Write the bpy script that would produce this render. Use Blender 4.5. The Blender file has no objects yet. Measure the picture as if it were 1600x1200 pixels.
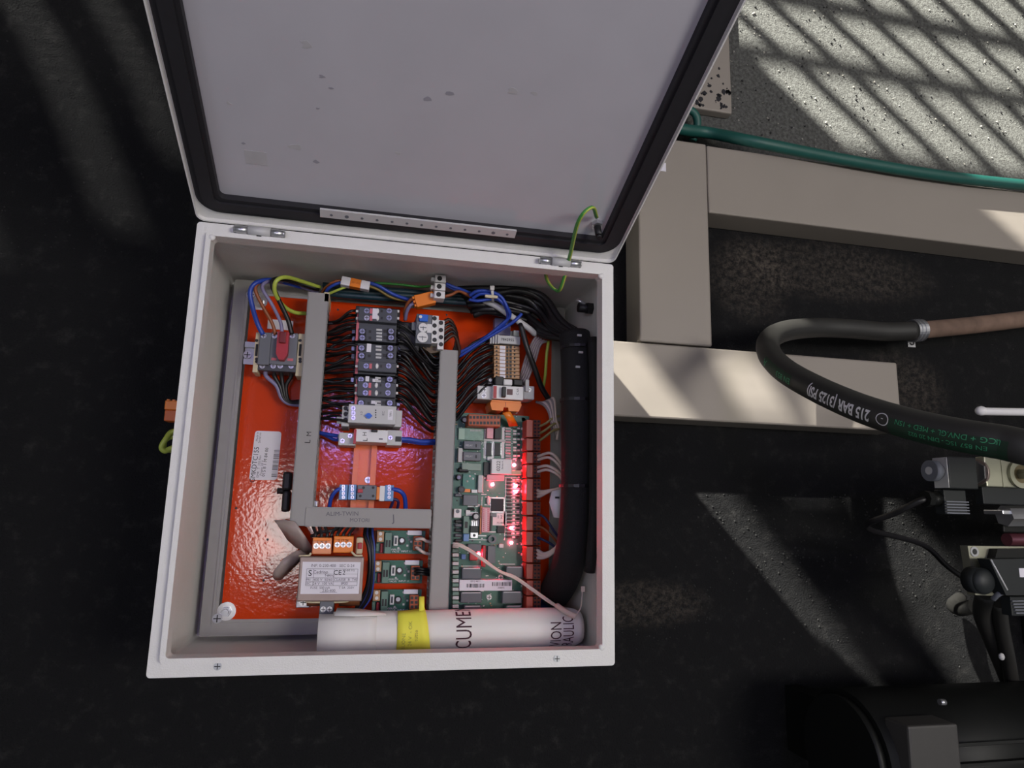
import bpy, bmesh, math, random
from mathutils import Vector, Matrix
from mathutils.geometry import delaunay_2d_cdt
random.seed(7)
SC = bpy.context.scene
COL = SC.collection
# ---------------------------------------------------------------- camera, world, lights, exposure
FPX = 1056.91
CW = Vector((.19953, .17799, 1.06215))
RX = (Vector((.97603307, .02306424, .21639659)), Vector((.06093941, -.98355278, -.17003033)), Vector((.20891585, .17914231, -.96138556)))
cam = bpy.data.cameras.new('camera'); cam.sensor_width = 36; cam.lens = FPX * 36 / 1600; cam.clip_start = .02
co = bpy.data.objects.new('camera', cam); COL.objects.link(co)
co.matrix_world = Matrix(((RX[0].x, -RX[1].x, -RX[2].x, CW.x), (RX[0].y, -RX[1].y, -RX[2].y, CW.y), (RX[0].z, -RX[1].z, -RX[2].z, CW.z), (0, 0, 0, 1)))
SC.camera = co
SC.view_settings.view_transform = 'Standard'; SC.view_settings.look = 'None'
SC.view_settings.exposure = 0.0; SC.view_settings.gamma = 1.0; SC.view_settings.use_curve_mapping = False
wd = bpy.data.worlds.new('overcast_light'); SC.world = wd; wd.use_nodes = True
wd.node_tree.nodes['Background'].inputs[0].default_value = (.93, .95, 1.0, 1)
wd.node_tree.nodes['Background'].inputs[1].default_value = .15
def lamp(name, kind, loc, energy, color, tgt=None, **kw):
    l = bpy.data.lights.new(name, kind); l.energy = energy; l.color = color
    for k, v in kw.items(): setattr(l, k, v)
    o = bpy.data.objects.new(name, l); COL.objects.link(o); o.location = loc
    if tgt is not None: o.rotation_euler = (Vector(tgt) - Vector(loc)).to_track_quat('-Z', 'Y').to_euler()
    return o
SUN_DIR = Vector((1.75, -1.93, -1)).normalized()
lamp('low_sun', 'SUN', (-3, 4, 2.5), 35, (1, .98, .9), tgt=Vector((-3, 4, 2.5)) + SUN_DIR, angle=math.radians(1.0))
lamp('ceiling_lamp', 'AREA', (-.16, .05, 2.7), 4.5, (1, .97, .93), tgt=(-.16, .05, 0), shape='RECTANGLE', size=.28, size_y=.42)
lamp('violet_lamp', 'AREA', (.22, .55, 2.7), 4.5, (.42, .32, 1), tgt=(.22, .55, 0), shape='RECTANGLE', size=.42, size_y=.16)
lamp('right_fill', 'AREA', (1.65, .3, 3.0), 40, (1, .96, .9), tgt=(.6, .3, 0), shape='RECTANGLE', size=.5, size_y=1.0)  # added fill from the right, brightens the rim more than the lid
lamp('left_fill', 'AREA', (-1.6, .35, 3.0), 11, (.8, .82, 1), tgt=(.2, .3, 0), shape='RECTANGLE', size=.8, size_y=1.2)  # added weaker bluish fill from the left
lamp('beam_reflection_fill', 'AREA', (3.6, 1.7, 3.6), 16, (1, .96, .9), tgt=(.8, .5, 0), shape='RECTANGLE', size=3.5, size_y=2.5)  # added light panel for the steel beams to reflect
# ---------------------------------------------------------------- helpers
def P(px, py, z):
    """point of the place where the sight line through a pixel of the 1600x1200 photograph meets height z"""
    d = RX[0] * ((px - 800) / FPX) + RX[1] * ((py - 600) / FPX) + RX[2]
    return CW + d * ((z - CW.z) / d.z)
def lin(v): return v / 12.92 if v <= .04045 else ((v + .055) / 1.055) ** 2.4
def hx(s): return tuple(lin(int(s[i:i + 2], 16) / 255) for i in (1, 3, 5)) + (1,)
MATS = {}
def M(name, col, rough=.5, metal=0, var=.12, scale=60, bump=0, bscale=300, emit=0, spec=.5, coat=0, alpha=1):
    if name in MATS: return MATS[name]
    m = bpy.data.materials.new(name); m.use_nodes = True; nt = m.node_tree; N = nt.nodes; Lk = nt.links
    b = N['Principled BSDF']; c = hx(col) if isinstance(col, str) else col
    b.inputs['Roughness'].default_value = rough; b.inputs['Metallic'].default_value = metal
    b.inputs['Specular IOR Level'].default_value = spec; b.inputs['Coat Weight'].default_value = coat; b.inputs['Alpha'].default_value = alpha
    tc = N.new('ShaderNodeTexCoord'); nz = N.new('ShaderNodeTexNoise'); nz.inputs['Scale'].default_value = scale; nz.inputs['Detail'].default_value = 3
    Lk.new(tc.outputs['Object'], nz.inputs['Vector'])
    mx = N.new('ShaderNodeMix'); mx.data_type = 'RGBA'
    Lk.new(nz.outputs['Fac'], mx.inputs['Factor'])
    mx.inputs['A'].default_value = tuple(min(1, x * (1 + var)) for x in c[:3]) + (1,); mx.inputs['B'].default_value = tuple(x * (1 - var) for x in c[:3]) + (1,)
    Lk.new(mx.outputs['Result'], b.inputs['Base Color'])
    if bump:
        n2 = N.new('ShaderNodeTexNoise'); n2.inputs['Scale'].default_value = bscale; n2.inputs['Detail'].default_value = 2
        Lk.new(tc.outputs['Object'], n2.inputs['Vector']); bp = N.new('ShaderNodeBump'); bp.inputs['Strength'].default_value = bump; bp.inputs['Distance'].default_value = .002
        Lk.new(n2.outputs['Fac'], bp.inputs['Height']); Lk.new(bp.outputs['Normal'], b.inputs['Normal'])
    if emit: b.inputs['Emission Color'].default_value = c; b.inputs['Emission Strength'].default_value = emit
    MATS[name] = m; return m

class MB:
    def __init__(s): s.bm = bmesh.new(); s.mats = []
    def mi(s, m):
        if m not in s.mats: s.mats.append(m)
        return s.mats.index(m)
    def _fin(s, faces, m, smooth=False):
        i = s.mi(m)
        for f in faces: f.material_index = i; f.smooth = smooth
    def box(s, x0, x1, y0, y1, z0, z1, m, bev=0, mat=None):
        if x1 < x0: x0, x1 = x1, x0
        if y1 < y0: y0, y1 = y1, y0
        vs = [s.bm.verts.new((x, y, z)) for z in (z0, z1) for y in (y0, y1) for x in (x0, x1)]
        fs = [s.bm.faces.new([vs[i] for i in q]) for q in ((0, 2, 3, 1), (4, 5, 7, 6), (0, 1, 5, 4), (1, 3, 7, 5), (3, 2, 6, 7), (2, 0, 4, 6))]
        s._fin(fs, m)
        if bev:
            bev = min(bev, .45 * min(x1 - x0, y1 - y0, z1 - z0))
            es = list({e for f in fs for e in f.edges})
            r = bmesh.ops.bevel(s.bm, geom=es, offset=bev, segments=2, affect='EDGES', profile=.5)
            i = s.mi(m)
            for f in r['faces']: f.material_index = i
            vs = list({v for f in r['faces'] for v in f.verts} | {v for v in vs if v.is_valid})
        if mat is not None: bmesh.ops.transform(s.bm, matrix=mat, verts=[v for v in vs if v.is_valid])
        return s
    def cyl(s, p0, p1, r, m, n=16, r1=None, smooth=True, rot=0):
        p0, p1 = Vector(p0), Vector(p1); r1 = r if r1 is None else r1
        t = (p1 - p0).normalized(); u = t.orthogonal().normalized(); w = t.cross(u)
        if abs(t.z) > .99: u = Vector((1, 0, 0)); w = t.cross(u)
        A = [s.bm.verts.new(p0 + (u * math.cos(a) + w * math.sin(a)) * r) for a in (rot + 2 * math.pi * i / n for i in range(n))]
        B = [s.bm.verts.new(p1 + (u * math.cos(a) + w * math.sin(a)) * r1) for a in (rot + 2 * math.pi * i / n for i in range(n))]
        fs = [s.bm.faces.new((A[i], A[(i + 1) % n], B[(i + 1) % n], B[i])) for i in range(n)]
        s._fin(fs, m, smooth); s._fin([s.bm.faces.new(A[::-1]), s.bm.faces.new(B)], m); return s
    def ring(s, c, ax, ro, ri, h, m, n=24):
        c = Vector(c); t = Vector(ax).normalized(); u = t.orthogonal().normalized(); w = t.cross(u); V = []
        for i in range(n):
            d = u * math.cos(2 * math.pi * i / n) + w * math.sin(2 * math.pi * i / n)
            V.append([s.bm.verts.new(c + d * r + t * z) for r, z in ((ro, 0), (ro, h), (ri, h), (ri, 0))])
        fs = [s.bm.faces.new((V[i][k], V[(i + 1) % n][k], V[(i + 1) % n][(k + 1) % 4], V[i][(k + 1) % 4])) for i in range(n) for k in range(4)]
        s._fin(fs, m); return s
    def sph(s, c, r, m, sx=1, sy=1, sz=1, n=10):
        R = bmesh.ops.create_uvsphere(s.bm, u_segments=n, v_segments=max(5, n // 2 + 1), radius=r)
        for v in R['verts']: v.co = Vector((v.co.x * sx, v.co.y * sy, v.co.z * sz)) + Vector(c)
        s._fin({f for v in R['verts'] for f in v.link_faces}, m, True); return s
    def prism(s, poly, z0, z1, m, xf=None):
        """poly: list of (x, y); extruded from z0 to z1; xf maps Vector -> Vector"""
        a = sum(poly[i][0] * poly[(i + 1) % len(poly)][1] - poly[(i + 1) % len(poly)][0] * poly[i][1] for i in range(len(poly)))
        if a < 0: poly = poly[::-1]
        f = xf or (lambda v: v); n = len(poly)
        A = [s.bm.verts.new(f(Vector((x, y, z0)))) for x, y in poly]; B = [s.bm.verts.new(f(Vector((x, y, z1)))) for x, y in poly]
        fs = [s.bm.faces.new(A[::-1]), s.bm.faces.new(B)] + [s.bm.faces.new((A[i], A[(i + 1) % n], B[(i + 1) % n], B[i])) for i in range(n)]
        s._fin(fs, m); return s
    def frame(s, outer, inner, z0, z1, m, xf=None):
        f = xf or (lambda v: v); n = len(outer); R = []
        for (a, b), (c, d) in zip(outer, inner): R.append([s.bm.verts.new(f(Vector(q))) for q in ((a, b, z0), (a, b, z1), (c, d, z1), (c, d, z0))])
        fs = [s.bm.faces.new((R[i][k], R[(i + 1) % n][k], R[(i + 1) % n][(k + 1) % 4], R[i][(k + 1) % 4])) for i in range(n) for k in range(4)]
        s._fin(fs, m); return s
    def tube(s, pts, r, m, n=8, sub=6, cap=True):
        pts = spline(pts, sub); rings = []; prev = None
        for i, p in enumerate(pts):
            t = (pts[min(i + 1, len(pts) - 1)] - pts[max(i - 1, 0)]).normalized()
            u = t.orthogonal().normalized() if prev is None else (prev - t * prev.dot(t)).normalized()
            prev = u; w = t.cross(u); rr = r(i / (len(pts) - 1)) if callable(r) else r
            rings.append([s.bm.verts.new(p + (u * math.cos(2 * math.pi * k / n) + w * math.sin(2 * math.pi * k / n)) * rr) for k in range(n)])
        fs = [s.bm.faces.new((a[k], a[(k + 1) % n], b[(k + 1) % n], b[k])) for a, b in zip(rings, rings[1:]) for k in range(n)]
        s._fin(fs, m, True)
        if cap: s._fin([s.bm.faces.new(rings[0][::-1]), s.bm.faces.new(rings[-1])], m)
        return s
    def sheet(s, rows, th, m):
        """a bent sheet through a grid of points, given a thickness"""
        g = [[Vector(p) for p in r] for r in rows]; nr, nc = len(g), len(g[0])
        def nor(i, j):
            a = g[min(i + 1, nr - 1)][j] - g[max(i - 1, 0)][j]; b = g[i][min(j + 1, nc - 1)] - g[i][max(j - 1, 0)]
            return a.cross(b).normalized()
        A = [[s.bm.verts.new(g[i][j] + nor(i, j) * th / 2) for j in range(nc)] for i in range(nr)]
        B = [[s.bm.verts.new(g[i][j] - nor(i, j) * th / 2) for j in range(nc)] for i in range(nr)]
        fs = []
        for i in range(nr - 1):
            for j in range(nc - 1):
                fs.append(s.bm.faces.new((A[i][j], A[i + 1][j], A[i + 1][j + 1], A[i][j + 1]))); fs.append(s.bm.faces.new((B[i][j], B[i][j + 1], B[i + 1][j + 1], B[i + 1][j])))
        bd = [(i, 0) for i in range(nr)] + [(nr - 1, j) for j in range(1, nc)] + [(i, nc - 1) for i in range(nr - 2, -1, -1)] + [(0, j) for j in range(nc - 2, 0, -1)]
        for (a, b), (c, d) in zip(bd, bd[1:] + bd[:1]): fs.append(s.bm.faces.new((A[a][b], B[a][b], B[c][d], A[c][d])))
        s._fin(fs, m, True); bmesh.ops.recalc_face_normals(s.bm, faces=fs); return s
    def build(s, name, parent=None, **props):
        me = bpy.data.meshes.new(name)
        base = W(parent)
        if parent is None:
            vs = [v.co for v in s.bm.verts]
            base = Vector(((min(v.x for v in vs) + max(v.x for v in vs)) / 2, (min(v.y for v in vs) + max(v.y for v in vs)) / 2, min(v.z for v in vs)))
        bmesh.ops.translate(s.bm, verts=s.bm.verts, vec=-base)
        s.bm.to_mesh(me); s.bm.free()
        for m in s.mats: me.materials.append(m)
        o = bpy.data.objects.new(name, me); COL.objects.link(o)
        if parent is None: o.location = base; WL[o.name] = base
        else: o.parent = parent; WL[o.name] = base
        for k, v in props.items(): o[k] = v
        return o
ORD = ('first', 'second', 'third', 'fourth', 'fifth', 'sixth', 'seventh', 'eighth', 'ninth')
WL = {}
def W(o): return Vector((0, 0, 0)) if o is None else WL[o.name]
def spline(pts, sub):
    pts = [Vector(p) for p in pts]
    if len(pts) < 3 or sub < 2: return pts
    q = [pts[0] * 2 - pts[1]] + pts + [pts[-1] * 2 - pts[-2]]; out = []
    for i in range(1, len(q) - 2):
        a, b, c, d = q[i - 1:i + 3]
        for k in range(sub):
            t = k / sub
            out.append(.5 * (2 * b + (c - a) * t + (2 * a - 5 * b + 4 * c - d) * t * t + (3 * b - a - 3 * c + d) * t ** 3))
    return out + [pts[-1]]
def tag(o, label, cat, group=None):
    o['label'] = label; o['category'] = cat
    if group: o['group'] = group
    return o
def T(name, label, cat, loc, group=None):
    o = bpy.data.objects.new(name, None); COL.objects.link(o); o.empty_display_size = .02; o.location = loc; WL[o.name] = Vector(loc)
    return tag(o, label, cat, group)
def R(x0, y0, x1, y1, z):
    """world extents (x0, x1, y0, y1) of an axis aligned top face seen at a pixel rectangle"""
    mx, my = (x0 + x1) / 2, (y0 + y1) / 2
    return P(x0, my, z).x, P(x1, my, z).x, P(mx, y1, z).y, P(mx, y0, z).y
TXT = {}
def text_mesh(s, fine=False):
    key = (s, fine)
    if key in TXT: return TXT[key]
    cu = bpy.data.curves.new('writing', 'FONT'); cu.body = s; cu.size = 1; cu.align_x = 'CENTER'; cu.align_y = 'CENTER'; cu.resolution_u = 3; cu.offset = .028 if s.startswith('215') else 0; cu.fill_mode = 'FRONT'
    ob = bpy.data.objects.new('writing', cu); COL.objects.link(ob)
    dg = bpy.context.evaluated_depsgraph_get(); me = bpy.data.meshes.new_from_object(ob.evaluated_get(dg), depsgraph=dg)
    COL.objects.unlink(ob); bpy.data.objects.remove(ob)
    if fine:
        bm = bmesh.new(); bm.from_mesh(me); bmesh.ops.triangulate(bm, faces=bm.faces[:])
        for _ in range(3):
            es = [e for e in bm.edges if e.calc_length() > .13]
            if not es: break
            bmesh.ops.subdivide_edges(bm, edges=es, cuts=1); bmesh.ops.triangulate(bm, faces=bm.faces[:])
        bm.to_mesh(me); bm.free()
    TXT[key] = ([v.co.copy() for v in me.vertices], [tuple(p.vertices) for p in me.polygons]); bpy.data.meshes.remove(me); return TXT[key]
def write(mb, s, size, m, fn, fine=True):
    vs, fs = text_mesh(s, fine); V = [mb.bm.verts.new(fn(v.x * size, v.y * size)) for v in vs]; i = mb.mi(m)
    for f in fs:
        try: q = mb.bm.faces.new([V[k] for k in f]); q.material_index = i
        except ValueError: pass
def flat(c, ang=0, sx=1):
    c = Vector(c); ca, sa = math.cos(ang), math.sin(ang)
    return lambda x, y: c + Vector((x * sx * ca - y * sa, x * sx * sa + y * ca, 0))
def letter(parent, s, size, m, c, ang=0, sx=1, name='lettering'):
    mb = MB(); write(mb, s, size, m, flat(c, ang, sx), False); return mb.build(name, parent)
SCREWS = {}
def screw(parent, p, r, kind='steel', h=.0015, name='screw'):
    """slotted screw head at p (world), shared mesh"""
    k = (round(r, 5), kind, round(h, 5)); p = Vector(p)
    if k not in SCREWS:
        mb = MB(); mm = {'steel': m_steel, 'blue': m_screwblue, 'dark': m_black, 'white': m_white, 'zinc': m_zinc}[kind]
        mb.cyl((0, 0, 0), (0, 0, h), r, mm, 14); mb.cyl((0, 0, h), (0, 0, h + .0002), r * .8, mm, 14)
        mb.box(-r * .75, r * .75, -r * .11, r * .11, h, h + .0004, m_black); mb.box(-r * .11, r * .11, -r * .75, r * .75, h, h + .0004, m_black)
        me = bpy.data.meshes.new(name); mb.bm.to_mesh(me); mb.bm.free()
        for m in mb.mats: me.materials.append(m)
        SCREWS[k] = me
    o = bpy.data.objects.new(name, SCREWS[k]); COL.objects.link(o); o.parent = parent; o.location = p - W(parent); WL[o.name] = p; return o
def pbox(parent, name, px, z0, z1, m, bev=0):
    mb = MB(); mb.box(*R(*px, z1), z0, z1, m, bev); return mb.build(name, parent)

# ---------------------------------------------------------------- materials
m_paint = M('light_grey_enclosure_paint', '#d8d6d3', .42, var=.04, bump=.25, bscale=700)
m_lidpaint = M('light_grey_lid_paint', '#b6b4ba', .5, var=.07, scale=14)
m_zincplate = M('grey_zinc_frame', '#93918f', .45, .2, var=.08)
m_orange = M('orange_plate_paint', '#c43a0e', .10, var=.05, scale=25, bump=.09, bscale=190)
m_duct = M('grey_duct_plastic', '#8f8c8a', .5, var=.05, scale=30)
m_gasket = M('black_foam_gasket', '#1d1c20', .6, var=.2, scale=200)
m_steel = M('bright_steel', '#c9c9cc', .28, .9)
m_zinc = M('zinc_plated_steel', '#b4b6ba', .38, .8)
m_screwblue = M('blued_screw_head', '#9294ae', .35, .6)
m_white = M('white_plastic', '#d6d4d4', .4, var=.03)
m_whitegrey = M('pale_grey_plastic', '#b7b6b6', .45, var=.04)
m_label = M('white_paper_label', '#d8d4dc', .6, var=.03)
m_black = M('black_plastic', '#121214', .5)
m_wire = M('black_wire_insulation', '#121013', .42)
m_sleeve = M('black_fabric_sleeve', '#0b0b0d', .75, bump=.5, bscale=900)
m_dark = M('dark_grey_plastic', '#3c3e46', .5, var=.08)
m_mid = M('mid_grey_plastic', '#62656d', .5, var=.06)
m_ink = M('black_ink', '#18161c', .7); m_inkgrey = M('grey_pencil', '#5c5862', .7); m_inkwine = M('wine_coloured_ink', '#3a0f22', .6)
m_red = M('red_plastic', '#a3202a', .4); m_pink = M('pinkish_red_marking', '#c0606a', .5); m_pale_pink = M('pale_pink_plastic', '#d59aa2', .5)
m_blue = M('blue_insulation', '#24419f', .4); m_bluep = M('blue_terminal_plastic', '#5f87b8', .45); m_btn = M('blue_button_plastic', '#1f5fc4', .4)
m_brown = M('brown_insulation', '#8a4a26', .45); m_violet = M('grey_violet_insulation', '#7d779b', .45)
m_gy = M('green_insulation', '#3f8a3c', .4); m_yel = M('yellow_green_insulation', '#a9b84a', .4)
m_orp = M('orange_plastic', '#e07a1c', .4, var=.06); m_ordk = M('dark_orange_plastic', '#a04414', .45, var=.08)
m_beige = M('beige_terminal_plastic', '#b38a63', .5); m_cream = M('cream_plastic', '#c8bb9c', .5)
m_pcb = M('green_circuit_board', '#1c5a47', .35, var=.25, scale=160); m_pcbl = M('pale_green_circuit_board', '#6e9080', .4, var=.35, scale=300)
m_relay = M('slate_grey_relay', '#4d5058', .3); m_greenblk = M('grey_green_terminal', '#5f7d70', .45)
m_whw = M('white_wire_insulation', '#d0bcb4', .5); m_gry = M('grey_wire_insulation', '#8b7f80', .5)
m_paper = M('white_rolled_paper', '#dcd9d6', .55, var=.04, scale=18); m_note = M('yellow_note_paper', '#e6e04a', .65, var=.05, scale=20)
m_brass = M('brownish_zinc_frame', '#8f7f78', .4, .5); m_copper = M('copper_winding', '#8f5a3c', .4, .5)
m_beam = M('brushed_steel_beam', '#8d857c', .6, .1, var=.06, scale=9)
m_rubber = M('black_rubber_hose', '#2b2a28', .5, var=.3, scale=30); m_tan = M('dusty_tan_sleeve', '#6a5548', .85, var=.8, scale=30)
m_greenhose = M('green_garden_hose', '#164f47', .5, var=.2, scale=25); m_grnink = M('green_hose_print', '#3a9266', .6)
m_cast = M('dark_painted_metal', '#0f100f', .5, 0, spec=.25); m_alu = M('machined_aluminium', '#a5a492', .36, .8); m_coil = M('moulded_coil_plastic', '#1d2021', .5, spec=.3)
m_led = M('lit_red_led', (1, .035, .07, 1), .3, emit=260)
m_smear = M('lid_stain', '#aeacae', .6); m_smud = M('lid_scuff', '#94929a', .7)
m_screen = M('sun_mask_board', '#4a4038', .8)
m_clear = M('dull_clear_plastic', '#9c8c86', .4, var=.1)

# floor: one surface, oil-black in the work area and dusty grey concrete beyond the beams
mf = bpy.data.materials.new('oily_black_to_dusty_floor'); mf.use_nodes = True
nt = mf.node_tree; N = nt.nodes; Lk = nt.links; b = N['Principled BSDF']; tc = N.new('ShaderNodeTexCoord')
def noise(scale, det=4, rough=.6):
    n = N.new('ShaderNodeTexNoise'); n.inputs['Scale'].default_value = scale; n.inputs['Detail'].default_value = det; n.inputs['Roughness'].default_value = rough
    Lk.new(tc.outputs['Object'], n.inputs['Vector']); return n
def math_(op, a, bb):
    n = N.new('ShaderNodeMath'); n.operation = op; n.use_clamp = False
    for i, v in enumerate((a, bb)):
        if isinstance(v, (int, float)): n.inputs[i].default_value = v
        else: Lk.new(v, n.inputs[i])
    return n.outputs[0]
def ramp(v, a, bb):
    n = N.new('ShaderNodeMapRange'); n.interpolation_type = 'SMOOTHSTEP'; Lk.new(v, n.inputs['Value']); n.inputs['From Min'].default_value = a; n.inputs['From Max'].default_value = bb; return n.outputs[0]
def mix(fac, A, B):
    n = N.new('ShaderNodeMix'); n.data_type = 'RGBA'; Lk.new(fac, n.inputs['Factor'])
    for k, v in (('A', A), ('B', B)):
        if isinstance(v, tuple): n.inputs[k].default_value = v
        else: Lk.new(v, n.inputs[k])
    return n.outputs['Result']
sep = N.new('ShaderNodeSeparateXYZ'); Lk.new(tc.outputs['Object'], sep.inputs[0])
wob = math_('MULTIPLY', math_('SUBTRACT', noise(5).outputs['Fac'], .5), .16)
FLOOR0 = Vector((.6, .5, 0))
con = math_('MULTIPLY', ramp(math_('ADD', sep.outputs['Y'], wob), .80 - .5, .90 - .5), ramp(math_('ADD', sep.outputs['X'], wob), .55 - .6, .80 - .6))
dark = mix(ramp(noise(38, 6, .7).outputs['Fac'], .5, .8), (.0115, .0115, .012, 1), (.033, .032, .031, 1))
# dusty smears with shapes of their own
def smear(cx, cy, rx, ry):
    dx = math_('DIVIDE', math_('SUBTRACT', sep.outputs['X'], cx - .6), rx); dy = math_('DIVIDE', math_('SUBTRACT', sep.outputs['Y'], cy - .5), ry)
    d = math_('ADD', math_('MULTIPLY', dx, dx), math_('MULTIPLY', dy, dy))
    return math_('MULTIPLY', ramp(d, 1.0, .1), ramp(noise(90, 8, .8).outputs['Fac'], .38, .75))
sm = math_('ADD', math_('ADD', smear(.66, .03, .13, .045), smear(1.17, .41, .13, .09)), math_('ADD', smear(.87, .60, .10, .10), smear(1.05, .63, .26, .07)))
dark2 = mix(sm, dark, (.095, .08, .066, 1))
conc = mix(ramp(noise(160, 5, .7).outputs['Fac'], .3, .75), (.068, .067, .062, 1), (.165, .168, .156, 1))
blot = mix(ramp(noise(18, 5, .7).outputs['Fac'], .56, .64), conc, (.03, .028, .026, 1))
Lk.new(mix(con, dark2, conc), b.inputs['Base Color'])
b.inputs['Roughness'].default_value = .8; b.inputs['Specular IOR Level'].default_value = .12
bp = N.new('ShaderNodeBump'); bp.inputs['Strength'].default_value = 1; bp.inputs['Distance'].default_value = .004
Lk.new(math_('ADD', noise(330, 4, .65).outputs['Fac'], math_('MULTIPLY', noise(75, 3).outputs['Fac'], .8)), bp.inputs['Height']); Lk.new(bp.outputs['Normal'], b.inputs['Normal'])
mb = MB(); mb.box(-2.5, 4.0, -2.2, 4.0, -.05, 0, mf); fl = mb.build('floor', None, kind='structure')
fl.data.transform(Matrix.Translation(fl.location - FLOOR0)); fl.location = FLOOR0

# ---------------------------------------------------------------- added unseen screen, openings shaped to cast the streaks of low sun
Y0 = 1.9
holes = []
for zc, dz, x0, n, sl, w in ((.325, .0255, .105, 9, .9, .084), (.397, .0245, .252 - .124, 8, .85, .088), (.482, .0385, .197, 7, .62, .086), (.258, .026, .22, 9, .9, .084)):
    for i in range(n):
        c = x0 + i * .1235; d = dz * sl
        holes.append([(c - d - w / 2, zc - dz), (c - d + w / 2, zc - dz), (c + d + w / 2, zc + dz), (c + d - w / 2, zc + dz)])
def clip(p, k, s_):
    out = []
    for (x0, z0), (x1, z1) in zip(p, p[1:] + p[:1]):
        a, b_ = (z0 - k) * s_, (z1 - k) * s_
        if a >= 0: out.append((x0, z0))
        if a * b_ < 0: f = a / (a - b_); out.append((x0 + (x1 - x0) * f, k))
    return out
louvred = [[(-.90, .808), (-.70, .808), (-.71, .875), (-.725, .98), (-.76, 1.09), (-.90, 1.09)],
          [(-.570, .822), (-.492, .815), (-.520, .872), (-.61, .872)],
          [(-.475, .868), (-.402, .85), (-.385, .946), (-.475, 1.035), (-.59, 1.09), (-.555, .974)],
          [(.30, .634), (.60, .627), (.60, .72), (.36, .70)]]
for h in louvred:
    z = .6
    while z < 1.12:
        q = clip(clip(h, z, 1), z + .0064, -1)
        if len(q) > 2: holes.append(q)
        z += .0105
for pts, w in (([(-1.236, .485), (-1.25, .53), (-1.285, .58), (-1.375, .69)], .032), ([(-1.10, .475), (-1.14, .55), (-1.2, .62)], .024), ([(-1.42, .50), (-1.50, .60), (-1.60, .72)], .024)):
    h = [(x - w, z) for x, z in pts] + [(x + w, z) for x, z in pts[::-1]]; z = .48
    while z < .73:
        q = clip(clip(h, z, 1), z + .0024, -1)
        if len(q) > 2: holes.append(q)
        z += .0105
vin = [Vector(p) for p in ((-2.6, 0), (2.4, 0), (2.4, 1.55), (-2.6, 1.55))]; fin = [[0, 1, 2, 3]]
for h in holes:
    if sum(h[i][0] * h[(i + 1) % len(h)][1] - h[(i + 1) % len(h)][0] * h[i][1] for i in range(len(h))) < 0: h = h[::-1]
    k = len(vin); vin += [Vector(p) for p in h]; fin.append(list(range(k, k + len(h))))
vo, eo, fo, ov, oe, of = delaunay_2d_cdt(vin, [], fin, 0, 1e-5)
mb = MB(); V = [mb.bm.verts.new((v.x, Y0, v.y)) for v in vo]
def inside(x, z, h):
    c = False
    for (x0, z0), (x1, z1) in zip(h, h[1:] + h[:1]):
        if (z0 > z) != (z1 > z) and x < x0 + (x1 - x0) * (z - z0) / (z1 - z0): c = not c
    return c
fs = []
for f in fo:
    cx, cz = sum(vo[i].x for i in f) / len(f), sum(vo[i].y for i in f) / len(f)
    if not any(inside(cx, cz, h) for h in holes): fs.append(mb.bm.faces.new([V[i] for i in f]))
r = bmesh.ops.extrude_face_region(mb.bm, geom=fs)
bmesh.ops.translate(mb.bm, verts=[g for g in r['geom'] if isinstance(g, bmesh.types.BMVert)], vec=(0, .002, 0))
mb._fin(list(mb.bm.faces), m_screen)
scr = mb.build('sun_mask_screen'); tag(scr, 'added unseen brown screen beyond the beams, openings cut to shape the sun streaks', 'screen')

# ---------------------------------------------------------------- steel beams on the floor
BT = .061
def beam(px, label, grp='wide steel beams of the floor frame', ends=(), fix=None, z0=0, z1=BT):
    x0, x1, y0, y1 = fix if fix else R(*px, z1)
    t = T('steel_beam', label, 'beam', ((x0 + x1) / 2, (y0 + y1) / 2, z0), grp)
    mb = MB(); mb.box(x0, x1, y0, y1, z0, z1, m_beam, .003); mb.build('body', t); return t
yA1, yA0 = P(1180, 549, BT).y, P(1180, 662, BT).y
beam(None, 'lower horizontal steel beam running right from under the open cabinet', fix=(-.05, 1.116, .3235, .4465))
beam(None, 'vertical steel beam right of the cabinet, butted against the lower beam', fix=(.629, .7575, .449, .816))
beam(None, 'upper horizontal steel beam running right under the green hose', fix=(.7585, 1.9, .688, .814))
x0 = P(1085, 120, .002).x
t = beam(None, 'short dirty steel beam behind the lid, splattered with black oil', fix=(.69, .836, .912, 1.30), z1=.02)
for i in range(70):
    a = (random.uniform(.74, .832), .918 + abs(random.gauss(0, .045))); mb = MB(); n = 9; rr = random.uniform(.001, .0055)
    mb.prism([(a[0] + rr * random.uniform(.5, 1.3) * math.cos(k * .7), a[1] + rr * random.uniform(.5, 1.3) * math.sin(k * .7)) for k in range(n)], .0201, .0206, m_ink); mb.build('oil_splash', t)
mb = MB(); p = P(1037, 262, BT); mb.box(p.x - .02, p.x + .004, p.y - .007, p.y + .009, BT, BT + .0006, m_label); tag(mb.build('paper_tag'), 'small white paper tag on the vertical beam beside the lid edge', 'tag')

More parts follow.
